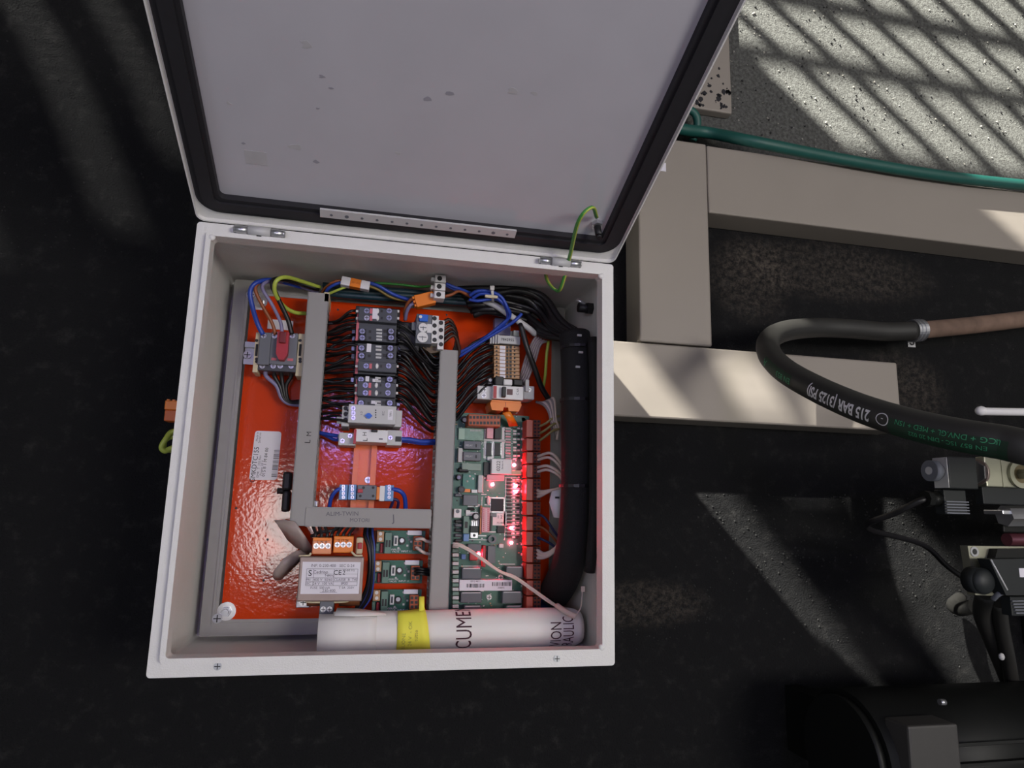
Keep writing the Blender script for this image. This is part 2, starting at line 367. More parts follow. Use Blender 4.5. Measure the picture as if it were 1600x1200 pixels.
# ---------------------------------------------------------------- enclosure
WB, HB, ZB, ZF, ZP = .5, .489, .0625, .2775, .10
enc = T('electrical_enclosure', 'open light grey steel control cabinet with raised lid and orange back plate', 'cabinet', (WB / 2, HB / 2, ZB))
mb = MB(); s = .0015
def rr_(x0, x1, y0, y1, r, n=5):
    out = []
    for cx, cy, a0 in ((x1 - r, y1 - r, 0), (x0 + r, y1 - r, 90), (x0 + r, y0 + r, 180), (x1 - r, y0 + r, 270)):
        out += [(cx + r * math.cos(math.radians(a0 + 90 * k / n)), cy + r * math.sin(math.radians(a0 + 90 * k / n))) for k in range(n + 1)]
    return out
mb.prism(rr_(0, WB, 0, HB, .005), ZB, ZB + s, m_paint)
mb.frame(rr_(0, WB, 0, HB, .005), rr_(s, WB - s, s, HB - s, .004), ZB + s, ZF - s, m_paint)
bod = mb.build('body', enc)
mb = MB(); mb.frame(rr_(0, WB, 0, HB, .004), rr_(.0125, WB - .0125, .0145, HB - .0125, .003), ZF - s, ZF, m_paint); mb.build('front_flange', enc)
mb = MB(); a, c = .0125, .0145
mb.frame(rr_(a, WB - a, c, HB - a, .006), rr_(a + .0055, WB - a - .0055, c + .0055, HB - a - .0055, .004), ZF - .012, ZF + .008, m_paint); mb.build('raised_lip', enc)
for (x, y) in ((.0185, HB - .0195), (WB - .0185, HB - .0195), (WB - .0185, .0215)):
    mb = MB(); mb.sph((x, y, ZF + .0065), .0042, m_paint, 1, 1, .6, 12); mb.build('corner_weld', enc)
for px, py in ((340, 1041), (870, 1029)): screw(enc, P(px, py, ZF), .004, 'zinc', .001)
mb = MB(); mb.cyl(P(897, 422, .25) + Vector((0, -.001, 0)), P(897, 422, .25) + Vector((0, .004, 0)), .003, m_black, 10); mb.build('wall_hole', enc)
# mounting frame and orange plate
mb = MB(); gx0, gx1, gy0, gy1 = .0115, .4885, .0085, .4805
mb.frame(rr_(gx0, gx1, gy0, gy1, .003), rr_(gx0 + .02, gx1 - .02, gy0 + .02, gy1 - .02, .002), ZP - .006, ZP + .001, m_zincplate)
mb.frame(rr_(gx0 + .013, gx1 - .013, gy0 + .013, gy1 - .013, .002), rr_(gx0 + .016, gx1 - .016, gy0 + .016, gy1 - .016, .002), ZP + .001, ZP + .0022, m_zincplate); mb.build('mounting_frame', enc)
ox0, ox1, oy0, oy1 = P(345, 960, ZP).x, .4715, P(420, 971, ZP).y, P(600, 470, ZP).y
mb = MB(); mb.box(ox0, ox1, oy0, oy1, ZP - .0025, ZP, m_orange, .0004); plate = mb.build('mounting_plate', enc, label='glossy orange back plate')
for px, py in ((418, 843), (412, 907), (369, 794), (528, 484), (549, 486), (698, 492), (505, 480)):
    mb = MB(); p = P(px, py, ZP); mb.cyl((p.x, p.y, ZP - .001), (p.x, p.y, ZP + .00015), .0016, m_black, 10); mb.build('hole', plate)
def bolt(px, py, r=.0115):
    p = P(px, py, ZP); mb = MB(); mb.cyl(p, p + Vector((0, 0, .0015)), r, m_steel, 24); b1 = mb.build('washer', enc)
    mb = MB(); mb.cyl(p + Vector((0, 0, .0015)), p + Vector((0, 0, .007)), r * .55, m_zinc, 6, smooth=False); mb.cyl(p + Vector((0, 0, .007)), p + Vector((0, 0, .011)), r * .33, m_zinc, 10); mb.build('bolt', b1)
bolt(354, 955); bolt(407, 471, .0095)
for px, py in ((340, 966), (392, 461)): screw(enc, P(px, py, ZP), .006, 'zinc', .003)
# lid: a runs along the hinge, u up the lid, c along the inner normal
UY, UZ = math.cos(math.radians(68.5)), math.sin(math.radians(68.5))
ZH = ZF + .001
def LW(v): return Vector((v[0], HB + v[1] * UY - v[2] * UZ, ZH + v[1] * UZ + v[2] * UY))
def PL(px, py, c=0.):
    """lid coordinates (a, b) of a pixel at inner-normal offset c"""
    d = RX[0] * ((px - 800) / FPX) + RX[1] * ((py - 600) / FPX) + RX[2]; n = Vector((0, -UZ, UY)); o = LW((0, 0, c)); q = CW + d * ((o - CW).dot(n) / d.dot(n)) - o
    return q.x, q.y * UY + q.z * UZ
lid = MB(); LL = HB
lid.prism(rr_(0, WB, .001, LL, .006), -.0125, -.011, m_lidpaint, LW)
lid = lid.build('lid', enc, label='raised grey lid seen from its inner side')
mb = MB(); mb.frame(rr_(0, WB, .001, LL, .010), rr_(.0016, WB - .0016, .0026, LL - .0016, .009), -.0125, 0, m_paint, LW); mb.build('lid_flange', lid)
mb = MB(); mb.frame(rr_(.0016, WB - .0016, .0026, LL - .0016, .009), rr_(.012, WB - .012, .016, LL - .012, .02), -.011, -.0045, m_paint, LW); mb.build('lid_edge_return', lid)
mb = MB(); mb.frame(rr_(.0035, WB - .0035, .0145, LL - .0035, .024, 8), rr_(.028, WB - .028, .036, LL - .028, .006, 8), -.0109, -.003, m_gasket, LW)
mb.frame(rr_(.010, WB - .010, .021, LL - .010, .018, 8), rr_(.023, WB - .023, .031, LL - .023, .007, 8), -.0035, 0, m_gasket, LW); mb.build('gasket', lid, label='black foam gasket')
(a0, b0), (a1, b1) = PL(500, 334, .003), PL(806, 366, .003)
mb = MB(); bm_ = (b0 + b1) / 2
mb.prism([(a0, bm_ - .006), (a1, bm_ - .006), (a1, bm_ + .006), (a0, bm_ + .006)], .0005, .003, m_whitegrey, LW); rail = mb.build('perforated_rail', lid, label='light grey perforated rail')
for k in range(13):
    f = .055 + k * .075; a = a0 + (a1 - a0) * f; rad = .0024 if k in (1, 11) else .0017
    mb = MB(); n = 8; mb.prism([(a + rad * math.cos(q * .785), bm_ - .001 + rad * math.sin(q * .785)) for q in range(n)], .003, .0033, m_mid, LW); mb.build('hole', rail)
for pxs in ((367, 345, 444, 353), (846, 399, 908, 401)):
    q0, q1 = P(pxs[0], pxs[1] + 2, ZF + .011), P(pxs[2], pxs[3] - 1, ZF + .011); y = (q0.y + q1.y) / 2; y = HB - .0075; mb = MB(); zc = ZF + .007
    d = q1.x - q0.x
    for xa, xb in ((q0.x, q0.x + d * .27), (q1.x, q1.x - d * .27)):
        mb = MB(); mb.cyl((xa, y, zc), (xb, y, zc), .0048, m_steel, 14); mb.sph((xa, y, zc), .0046, m_steel, .5); mb.build('hinge_pin', enc)
    mb = MB(); mb.cyl((q0.x + d * .27, y, zc), (q1.x - d * .27, y, zc), .0056, m_whitegrey, 14); mb.box(q0.x + d * .45, q0.x + d * .55, y - .0062, y - .005, zc - .001, zc + .002, m_black); mb.build('hinge', enc)
a, b_ = PL(933, 352, -.008); n_ = Vector((0, -UZ, UY))
mb = MB(); o_ = LW((a, b_, -.011)); mb.cyl(o_, o_ + n_ * .006, .0075, m_steel, 6, smooth=False); mb.cyl(o_ + n_ * .006, o_ + n_ * .02, .0042, m_black, 12); mb.cyl(o_ + n_ * .02, o_ + n_ * .024, .0034, m_black, 12); mb.build('earth_stud', lid)
for px, py, s_, mm in ((400, 247, .011, m_smear), (702, 147, .004, m_smud), (668, 155, .004, m_smud), (494, 253, .0032, m_smud), (462, 230, .006, m_smear), (503, 120, .003, m_smud), (517, 138, .002, m_smud), (622, 240, .003, m_smear), (480, 70, .006, m_smear), (357, 162, .003, m_smear), (497, 170, .002, m_smud), (380, 224, .002, m_smud), (800, 142, .005, m_smear), (835, 146, .003, m_smear)):
    a, b_ = PL(px, py, -.0108); mb = MB()
    if s_ > .01: poly = [(a - s_, b_ - s_ * .8), (a + s_, b_ - s_ * .8), (a + s_, b_ + s_ * .8), (a - s_, b_ + s_ * .8)]
    else: poly = [(a + s_ * random.uniform(.5, 1.6) * math.cos(k * .785), b_ + s_ * random.uniform(.3, .9) * math.sin(k * .785)) for k in range(8)]
    mb.prism(poly, -.0112, -.0108, mm, LW); mb.build('stain', lid)

# earth wire from lid stud to the cabinet wall: green with a yellow stripe
def wire(name, pts, r, m, label, cat='wire', group=None, stripe=None, ends=None, sub=6, n=7):
    pts = [P(*p) if len(p) == 3 and p[0] > 3 else Vector(p) for p in pts]
    for q in pts:
        if .47 < q.x < .57 and 0 < q.y < HB and ZB < q.z < ZF: q.x = min(q.x, .4975 - r)
    mb = MB(); mb.tube(pts, r, m, n, sub)
    if stripe: mb.tube([p + Vector((r * .45, -r * .2, r * .5)) for p in pts], r * .62, stripe, 6, sub)
    if ends:
        for i, j in ((0, 1), (-1, -2)):
            d = (pts[i] - pts[j]).normalized(); mb.cyl(pts[i] - d * .004, pts[i] + d * .004, r * 1.25, ends, 8)
    return tag(mb.build(name), label, cat, group)
es = LW((*PL(933, 345, 0), -.006))
wire('earth_wire', [es, LW((*PL(926, 332, .02), .012)), LW((*PL(905, 356, .03), .02)), (889, 405, .29), (876, 450, .25), (868, 453, .235), (856, 440, .24), (852, 425, .255), P(853, 418, .262)], .0022, m_gy, 'green and yellow earth wire hanging from the lid stud to the cabinet wall', stripe=m_yel)

# ---------------------------------------------------------------- cable ducts
ZD = .150
def duct(px, label, along='y', ZD=.150):
    x0, x1, y0, y1 = R(*px, ZD)
    t = T('cable_duct', label, 'cable duct', ((x0 + x1) / 2, (y0 + y1) / 2, ZP))
    mb = MB(); th = .0015; mb.box(x0, x1, y0, y1, ZP, ZP + th, m_duct); mb.build('base', t)
    mb = MB(); mb.box(x0 - .001, x1 + .001, y0, y1, ZD - .0016, ZD, m_duct, .0005)
    if along == 'y': mb.box(x0 - .001, x0, y0, y1, ZD - .008, ZD, m_duct); mb.box(x1, x1 + .001, y0, y1, ZD - .008, ZD, m_duct)
    else: mb.box(x0, x1, y0 - .001, y0, ZD - .008, ZD, m_duct); mb.box(x0, x1, y1, y1 + .001, ZD - .008, ZD, m_duct)
    cov = mb.build('cover', t)
    L = (y1 - y0) if along == 'y' else (x1 - x0); n = int(L / .0095)
    for side in (0, 1):
        for k in range(n):
            a = k * L / n + .001
            mb = MB()
            if along == 'y': xs = (x0, x0 + th) if side == 0 else (x1 - th, x1); mb.box(*xs, y0 + a, y0 + a + .0055, ZP + th, ZD - .0017, m_duct)
            else: ys = (y0, y0 + th) if side == 0 else (y1 - th, y1); mb.box(x0 + a, x0 + a + .0055, *ys, ZP + th, ZD - .0017, m_duct)
            mb.build('tooth', t)
    return t, cov, (x0, x1, y0, y1)
dl, dlc, DL = duct((468, 456, 500, 822), 'tall grey cable duct on the left, marked LM in pen')
dr, drc, DR = duct((680, 546, 707, 960), 'tall grey cable duct between contactors and main circuit board')
dh, dhc, DH = duct((478, 795, 673, 823), 'short horizontal grey cable duct with faint handwriting above transformer', 'x', .1512)
letter(dlc, 'L', .010, m_ink, P(481, 690, ZD + .0003), math.pi / 2); letter(dlc, 'M', .0085, m_ink, P(483, 678, ZD + .0003), math.pi / 2)
letter(dhc, 'ALIM-TWIN', .0075, m_inkgrey, P(535, 803, ZD + .0015), .03, 1.05); letter(dhc, 'MOTORI', .0065, m_inkgrey, P(562, 813, ZD + .0015), 0); letter(dhc, 'J', .013, m_inkgrey, P(615, 810, ZD + .0015), .1)

# ---------------------------------------------------------------- DIN rails
def din(px, label, z1=ZP + .008, along='y', m_zinc=None):
    m_zinc = m_zinc or M('zinc_plated_steel', '#b4b6ba')
    x0, x1, y0, y1 = R(*px, z1); t = T('mounting_rail', label, 'rail', ((x0 + x1) / 2, (y0 + y1) / 2, ZP)); mb = MB()
    if along == 'y':
        w = (x1 - x0) * .2; mb.box(x0 + w, x1 - w, y0, y1, ZP, ZP + .0012, m_zinc)
        for a, b2 in ((x0, x0 + w), (x1 - w, x1)): mb.box(a, b2, y0, y1, z1 - .0012, z1, m_zinc)
        for a in (x0 + w, x1 - w - .0012): mb.box(a, a + .0012, y0, y1, ZP, z1, m_zinc)
    else:
        w = (y1 - y0) * .2; mb.box(x0, x1, y0 + w, y1 - w, ZP, ZP + .0012, m_zinc)
        for a, b2 in ((y0, y0 + w), (y1 - w, y1)): mb.box(x0, x1, a, b2, z1 - .0012, z1, m_zinc)
        for a in (y0 + w, y1 - w - .0012): mb.box(x0, x1, a, a + .0012, ZP, z1, m_zinc)
    mb.build('profile', t); return t
t = din((381, 537, 480, 572), 'short zinc rail carrying the isolator at the left', along='x'); screw(t, P(387, 555, ZP + .002), .0055, 'steel', .003)
t = din((557, 482, 593, 800), 'long steel rail with the orange plate reflection painted in, running down behind the contactors', m_zinc=M('rail_orange_reflection', '#e2703c', .3)); screw(t, P(575, 750, ZP + .002), .0045, 'steel', .002)  # orange mirrored from the plate is put into the rail colour
din((772, 515, 810, 645), 'short steel rail under the terminal strip')

# ---------------------------------------------------------------- isolator switch with red handle
def px3(px, py, z): return P(px, py, z)
iso = T('isolator_switch', 'dark grey isolator switch with red centre handle on the left', 'switch', (*P(437, 548, ZP).xy, ZP + .008)); zi = .145
pbox(iso, 'pole_block', (404, 519, 422, 570), ZP + .008, zi, m_mid, .001); pbox(iso, 'pole_block', (422, 519, 464, 570), ZP + .008, zi, m_mid, .001)
pbox(iso, 'terminal_ledge', (402, 568, 463, 580), ZP + .008, zi - .006, m_dark, .001)
for px in (412, 429, 440, 457): screw(iso, P(px, 525, zi), .0035, 'steel'); screw(iso, P(px - 2, 572, zi - .006), .0035, 'steel')
x0, x1, y0, y1 = R(432, 518, 450, 562, zi + .012); xm = (x0 + x1) / 2
mb = MB(); mb.prism([(x0, y1), (x0, y0 + .008), (xm - .003, y0), (xm + .003, y0), (x1, y0 + .008), (x1, y1)], zi, zi + .012, m_red); hd = mb.build('handle', iso, label='red handle')
mb = MB(); mb.box(xm - .004, xm + .004, y1 - .016, y1 - .001, zi + .012, zi + .016, M('deep_red_plastic', '#6c1418', .4), .001); mb.build('grip', hd)
for px in ((424, 559, 432, 563), (449, 560, 458, 564)): pbox(iso, 'marking', px, zi, zi + .0004, m_pink)
for nm, px in (('end_clamp', (397, 519, 405, 582)), ('end_clamp', (464, 521, 474, 588))):
    t = T('end_clamp', 'cream end clamp at the %s side of the isolator switch' % ('left' if px[0] < 430 else 'right'), 'clamp', (*P((px[0] + px[2]) / 2, 550, ZP).xy, ZP + .008))
    pbox(t, 'body', px, ZP + .008, .139, m_cream, .0008)
    cx = (px[0] + px[2]) / 2
    for yy in (532, 561, 565): mb = MB(); p = P(cx, yy, .139); mb.cyl(p, p + Vector((0, 0, .0003)), .0022, m_black, 8); mb.build('hole', t)
    letter(t, 'CLAMP', .0045, m_ink, P(cx, 547, .1393), math.pi / 2, .9) if False else None
    mb = MB(); p = P(cx, 547, .139); mb.box(p.x - .0016, p.x + .0016, p.y - .008, p.y + .008, .139, .1393, m_ink); mb.build('marking', t)
mb = MB(); mb.box(*R(418, 500, 458, 515, ZP + .0004), ZP, ZP + .0004, m_label); st = mb.build('terminal_label'); tag(st, 'white label strip on orange plate above the isolator', 'label')
mb = MB(); mb.box(*R(398, 477, 410, 484, ZP + .0004), ZP, ZP + .0004, m_label); tag(mb.build('corner_label'), 'tiny white label beside the upper left bolt', 'label')
# wires to the isolator
zt = .146
wire('blue_wire', [(411, 523, zt), (402, 505, .15), (394, 478, .16), (391, 455, .165), (402, 441, .165), (430, 438, .15), (470, 448, .13), (495, 452, .12)], .0032, m_blue, 'thick blue wire arching into the left pole of the isolator')
wire('brown_wire', [(430, 523, zt), (425, 505, .15), (408, 474, .16), (399, 452, .165), (408, 441, .16), (440, 441, .14), (495, 455, .12)], .0024, m_brown, 'brown wire arching into the second pole of the isolator')
wire('grey_wire', [(441, 523, zt), (438, 503, .15), (425, 476, .16), (410, 450, .165), (420, 440, .16), (450, 442, .14), (497, 457, .12)], .0024, m_violet, 'grey violet wire arching into the third pole of the isolator')
wire('black_wire', [(456, 523, zt), (450, 500, .15), (436, 470, .16), (425, 445, .168), (432, 436, .165), (455, 439, .15), (498, 452, .13)], .0032, m_wire, 'thick black wire arching into the right pole of the isolator')
wire('green_yellow_wire', [(478, 490, .125), (460, 488, .135), (443, 478, .15), (430, 458, .17), (431, 440, .178), (446, 433, .172), (470, 439, .15), (500, 449, .13)], .0028, m_yel, 'yellow green earth wire looping above the isolator')
for i, (px, m) in enumerate(((415, m_violet), (428, m_wire), (439, m_wire), (454, m_wire))):
    wire('bottom_wire', [(px, 578, .13), (px + 1, 588, .125), (432 + i * 5, 603, .122), (440 + i * 3, 622, .118), (452 + i, 631 - i, .115), (470, 633 - i * 2, .112), (488, 634 - i * 2, .112)], .0028, m, ('violet wire' if i == 0 else 'black wire %s' % ('second', 'third', 'fourth')[i - 1]) + ' from left leaving the bottom of the isolator', group='wires under the isolator')
for px in (415, 428, 439, 454):
    pass

# ---------------------------------------------------------------- contactors
def contactor(x0, x1, y0, y1, label, rows, aux, zb=.168, za=.180):
    t = T('contactor', label, 'contactor', (*P((x0 + x1) / 2, (y0 + y1) / 2, ZP).xy, ZP + .008), 'motor contactors on the rail')
    pbox(t, 'base_block', (x0 + 2, y0, x1 - 2, y1), ZP + .008, zb - .018, m_black, .001)
    pbox(t, 'body', (x0 + 6, y0 + 1, x1 - 6, y1 - 1), zb - .018, zb, m_dark, .001)
    pbox(t, 'stripe', (x0 + 5, y0 + 3, x0 + 9, y1 - 3), zb, zb + .0004, m_pink)
    for ry in rows:
        for px, k in ((x0 + 14, 'blue'), (x1 - 15, 'blue')):
            pbox(t, 'terminal', (px - 6, ry - 4.5, px + 6, ry + 4.5), zb, zb + .0025, m_black, .0005); screw(t, P(px, ry, zb + .0025), .0036, k)
        for k in (0, 1): pbox(t, 'vent', (x0 + 36, ry - 4 + k * 5, x0 + 45, ry - 1 + k * 5), zb, zb + .0012, m_whitegrey)
        pbox(t, 'slot', (x0 + 47, ry - 3, x0 + 55, ry + 2), zb, zb + .0006, m_black); pbox(t, 'window', (x0 + 24, ry - 2, x0 + 28, ry + 2), zb, zb + .0006, m_black)
        pbox(t, 'clip', (x0 - 2, ry - 3, x0 + 3, ry + 4), zb - .03, zb - .018, m_screwblue, .0005)
        pbox(t, 'clip', (x1 - 4, ry - 3, x1 + 1, ry + 4), zb - .03, zb - .018, m_screwblue, .0005)
    if aux:
        a0, a1, ar = aux
        ab = pbox(t, 'auxiliary_block', (x0 + 8, a0, x1 - 5, a1), zb, za, m_dark, .001)
        for ry in ar:
            screw(ab, P(x0 + 21, ry, za), .0035, 'steel' if ry % 2 else 'blue'); screw(ab, P(x1 - 18, ry, za), .0035, 'blue')
            pbox(ab, 'marking', (x0 + 26, ry - 4, x0 + 30, ry + 4), za, za + .0004, m_pink); mb = MB(); p = P(x0 + 38, ry, za); mb.sph(p, .003, m_white, .7, 1.25, .35); mb.build('indicator', ab)
            pbox(ab, 'slot', (x0 + 43, ry - 2, x0 + 46, ry + 2), za, za + .0005, m_black)
            pbox(ab, 'ferrule', (x1 - 8, ry - 2, x1 - 2, ry + 2), za - .006, za - .002, m_white, .0008); pbox(ab, 'ferrule', (x0 + 4, ry - 2, x0 + 9, ry + 2), za - .008, za - .004, m_white, .0008)
    return t
c1 = contactor(552, 626, 480, 535, 'topmost contactor, with a two row auxiliary block at its upper edge', (518, 528), (481, 503, (486, 497)))
pbox(c1, 'tag', (582, 482, 590, 498), .180, .181, m_label)
c2 = contactor(551, 625, 537, 587, 'middle contactor, with a tall white tag on its left face', (544, 556), (565, 581, (572,)))
pbox(c2, 'tag', (573, 537, 580, 550), .168, .169, m_label)
c3 = contactor(550, 624, 589, 642, 'lowest contactor, half covered by the white timer relay', (593, 630), (597, 620, (602, 614)))
pbox(c3, 'tag', (571, 588, 577, 596), .168, .169, m_label); pbox(c3, 'tag', (582, 592, 591, 597), .168, .169, m_label); pbox(c3, 'tag', (580, 626, 589, 631), .168, .169, m_label)

# thermal overload relay
th = T('overload_relay', 'grey overload relay with blue reset button and two white dials', 'relay', (*P(662, 515, ZP).xy, ZP)); zo = .166
pbox(th, 'side_housing', (622, 503, 656, 548), ZP, .150, m_black, .002); pbox(th, 'body', (650, 491, 676, 537), ZP, zo, m_mid, .001); pbox(th, 'side_lug', (643, 503, 652, 516), .12, zo - .006, m_mid, .001)
pbox(th, 'reset_button', (655, 491, 669, 502), zo, zo + .004, m_btn, .001)
mb = MB(); p = P(657, 495, zo + .004); mb.cyl(p, p + Vector((0, 0, .001)), .0022, m_white, 12); mb.build('test_pin', th)
for px, py, r in ((661, 512.5, .0062), (660, 527.5, .0073)):
    mb = MB(); p = P(px, py, zo); mb.cyl(p, p + Vector((0, 0, .003)), r, m_white, 20); d = mb.build('dial', th)
    mb = MB(); q = p + Vector((0, 0, .003)); mb.box(q.x - r * .7, q.x + r * .7, q.y - .0005, q.y + .0005, q.z, q.z + .0003, m_mid); mb.box(q.x - .0005, q.x + .0005, q.y - r * .6, q.y + r * .2, q.z, q.z + .0003, m_mid); mb.build('pointer', d)
for px in ((673, 493, 685, 536), (684, 500, 694, 546)):
    w = pbox(th, 'terminal_strip', px, ZP + .02, zo - (0 if px[0] == 673 else .008), m_white, .0008); zz = zo - (0 if px[0] == 673 else .008)
    for k in range(4):
        p = P((px[0] + px[2]) / 2, px[1] + 4.5 + k * 11.2, zz); mb = MB(); mb.cyl(p, p + Vector((0, 0, .0004)), .0031, m_black, 10); mb.build('screw_hole', w)
pbox(th, 'terminal_strip', (667, 506, 675, 520), zo - .01, zo + .001, m_white, .0006)
x0, x1, y0, y1 = R(652, 536, 694, 552, .145); mb = MB(); mb.prism([(x0, y1), (x1, y1), (x1 - .006, y0 + .003), ((x0 + x1) / 2, y0), (x0 + .003, y1 - .004)], .12, .145, M('dull_bronze_plastic', '#5e4a35', .5)); mb.build('foot', th)

# timer relay
tm = T('timer_relay', 'white timer relay with blue setting dial below the contactors', 'relay', (*P(580, 650, ZP).xy, ZP + .008)); zt = .176
pbox(tm, 'body', (544, 633, 619, 662), ZP + .008, zt, m_whitegrey, .001)
pbox(tm, 'terminal_block', (616, 641, 628, 667), ZP + .008, zt - .012, m_whitegrey, .001); pbox(tm, 'terminal_block', (534, 634, 546, 666), ZP + .008, zt - .012, m_whitegrey, .001)
for k in range(3): screw(tm, P(552, 638 + k * 7.5, zt), .0028, 'steel', .0004); screw(tm, P(540, 638 + k * 9, zt - .012), .0028, 'dark', .0006)
for yy in (651, 658): pbox(tm, 'ferrule', (526, yy, 535, yy + 4), zt - .03, zt - .026, m_white, .001)
mb = MB(); p = P(576, 650, zt); mb.cyl(p, p + Vector((0, 0, .003)), .0036, m_btn, 16); mb.box(p.x - .0045, p.x + .0045, p.y - .001, p.y + .001, p.z + .003, p.z + .004, m_btn); mb.build('dial', tm)
for k in range(4): mb = MB(); p = P(587, 641 + k * 3.7, zt); mb.cyl(p, p + Vector((0, 0, .0003)), .0009, m_ink, 8); mb.build('marking', tm)
for s_, px, py, a in (('1.0', 565, 646, 1.57), ('IEC', 599, 646, 1.57), ('24V', 611, 646, 1.57)): letter(tm, s_, .004, m_inkgrey, P(px, py, zt + .0003), a)
mb = MB(); mb.box(*R(606, 640, 614, 656, zt + .0003), zt, zt + .0003, m_label); mb.build('marking', tm)
letter(tm, '24V', .0035, m_inkgrey, P(610, 648, zt + .0006), math.pi / 2)
mb = MB(); p = P(629, 661, .13); mb.ring(p, (0, 0, 1), .005, .0035, .003, m_red, 14); mb.build('eyelet', tm)

# miniature breaker marked LH
mc = T('miniature_breaker', 'white miniature breaker marked LH under the timer relay', 'circuit breaker', (*P(580, 683, ZP).xy, ZP + .008)); zm = .158
pbox(mc, 'terminal_end', (529, 676, 556, 696), ZP + .008, zm - .010, m_whitegrey, .001); pbox(mc, 'terminal_end', (604, 672, 628, 696), ZP + .008, zm - .010, m_whitegrey, .001)
pbox(mc, 'body', (555, 671, 606, 691), ZP + .008, zm, m_white, .001); pbox(mc, 'stripe', (552.5, 671, 556.5, 693), zm - .01, zm + .0005, m_red)
letter(mc, 'L', .0085, m_ink, P(571, 687, zm + .0003), math.pi / 2); letter(mc, 'H', .0075, m_ink, P(570, 678, zm + .0003), math.pi / 2)
pbox(mc, 'toggle', (580, 671, 590, 675), zm, zm + .005, m_black, .0008)
for px, py in ((547, 681), (535, 689), (610, 684)): screw(mc, P(px, py, zm - .010), .003, 'steel', .0005)
pbox(mc, 'wire_entry', (618, 682, 627, 690), zm - .010, zm - .009, m_black)
pbox(mc, 'marking', (592, 685, 598, 687), zm, zm + .0003, m_inkgrey)
wire('blue_wire', [(534, 682, .142), (520, 680, .135), (500, 676, .128), (486, 671, .12)], .0026, m_blue, 'blue wire entering the left end of the LH breaker', ends=m_whitegrey)
wire('blue_wire', [(533, 686, .140), (522, 687, .132), (505, 679, .125), (487, 675, .118)], .0022, m_blue, 'lower blue wire at the left end of the LH breaker')
wire('blue_wire', [(624, 686, .146), (640, 687, .142), (660, 690, .135), (684, 689, .125)], .0032, m_blue, 'blue wire between the LH breaker and the right duct')
wire('blue_wire', [(624, 688, .142), (642, 690, .136), (662, 693, .13), (684, 692, .12)], .0026, m_blue, 'lower blue wire between the LH breaker and the right duct')

# ---------------------------------------------------------------- black control wires
def bow(xa, ya, za, xb, yb, zb, sag, up, n=1):
    j = lambda s: random.uniform(-s, s)
    return [(xa, ya, za), (xa + (xb - xa) * .2, ya + (yb - ya) * .1 + j(2), za + up), (xa + (xb - xa) * .5, ya + (yb - ya) * .5 + sag + j(3), (za + zb) / 2 + up * .8), (xa + (xb - xa) * .82, yb + j(2), zb + up * .2), (xb, yb, zb)]
k = 0
for i in range(30):
    y = 487 + i * 5.9 + random.uniform(-2, 2); yd = 500 + i * 5.4 + random.uniform(-7, 7)
    wire('control_wire', bow(557 + random.uniform(-3, 2), min(y, 664), random.choice((.14, .15, .165)), 497 - i * .3, yd, random.uniform(.112, .14), random.uniform(-3, 5), random.uniform(-.004, .01)), .0019, m_wire, 'thin black control wire between the left duct and the contactors', group='black wires left of the contactors', sub=4, n=6)
for i in range(28):
    y = 500 + i * 4.6 + random.uniform(-2, 2); yd = 556 + i * 4.2 + random.uniform(-6, 6)
    wire('control_wire', bow(620 + random.uniform(-2, 3), min(y, 636), random.choice((.14, .15, .16)), 690 - i * .25, yd, random.uniform(.112, .14), random.uniform(-4, 6), random.uniform(-.004, .008)), .0019, m_wire, 'thin black control wire between the contactors and the right duct', group='black wires right of the contactors', sub=4, n=6)
for i in range(16):
    y = 522 + i * 5.2 + random.uniform(-1.5, 1.5); yd = 560 + i * 6.2 + random.uniform(-5, 5)
    wire('control_wire', bow(772 + random.uniform(-3, 2), y, random.choice((.128, .135)), 703 - i * .2, yd, random.uniform(.112, .138), random.uniform(-8, 2), random.uniform(.004, .014)), .002, m_wire, 'thin black control wire between the right duct and the terminal strip', group='black wires left of the terminal strip', sub=4, n=6)
for i in range(5):
    wire('motor_wire', [(690, 505 + i * 8, .148), (703 + i * 1.5, 500 + i * 6, .145), (713 + i, 520 + i * 6, .135), (712 + i, 540 + i * 4, .13), (706, 556 + i * 3, .125)], .0026, m_wire if i % 2 else M('dark_brown_insulation', '#3a2118', .45), 'dark wire curving from the overload relay into the right duct', group='wires right of the overload relay', sub=4)
for i in range(5):
    wire('motor_wire', [(625, 535 + i * 4, .14), (640 + i * 3, 545 + i * 3, .14), (660, 556 + i * 4, .13), (690, 562 + i * 5, .12)], .0024, m_wire, 'dark wire bending under the overload relay', group='wires under the overload relay', sub=4)

# ---------------------------------------------------------------- small relay group on the rail
zr = .142
for (px, label) in (((530, 757, 543, 781), 'outer blue terminal block at the left of the small relay'), ((544, 757, 557, 781), 'inner blue terminal block touching the small relay'), ((601, 758, 615, 783), 'pale blue terminal block right of the small relay')):
    t = T('terminal_block', label, 'terminal', (*P((px[0] + px[2]) / 2, 769, ZP).xy, ZP)); zz = zr
    pbox(t, 'body', px, ZP, zz, m_bluep, .0008)
    for py in (759, 764, 770, 776): screw(t, P((px[0] + px[2]) / 2, py + 1, zz), .0022, 'steel', .0004)
t = T('small_relay', 'small grey relay with red mark between blue terminals', 'relay', (*P(572, 770, ZP).xy, ZP)); pbox(t, 'body', (558, 758, 588, 781), ZP, zr + .004, m_mid, .001)
pbox(t, 'button', (559, 764, 567, 770), zr + .004, zr + .006, m_red, .0005)
for px, py in ((563, 775), (583, 775), (583, 762), (568, 762)): screw(t, P(px, py, zr + .004), .0018, 'dark', .0003)
mb = MB(); mb.box(*R(588, 761, 593, 781, zr), ZP, zr, m_orp, .0005); tag(mb.build('spacer_plate'), 'thin orange spacer between small relay and white clip', 'spacer')
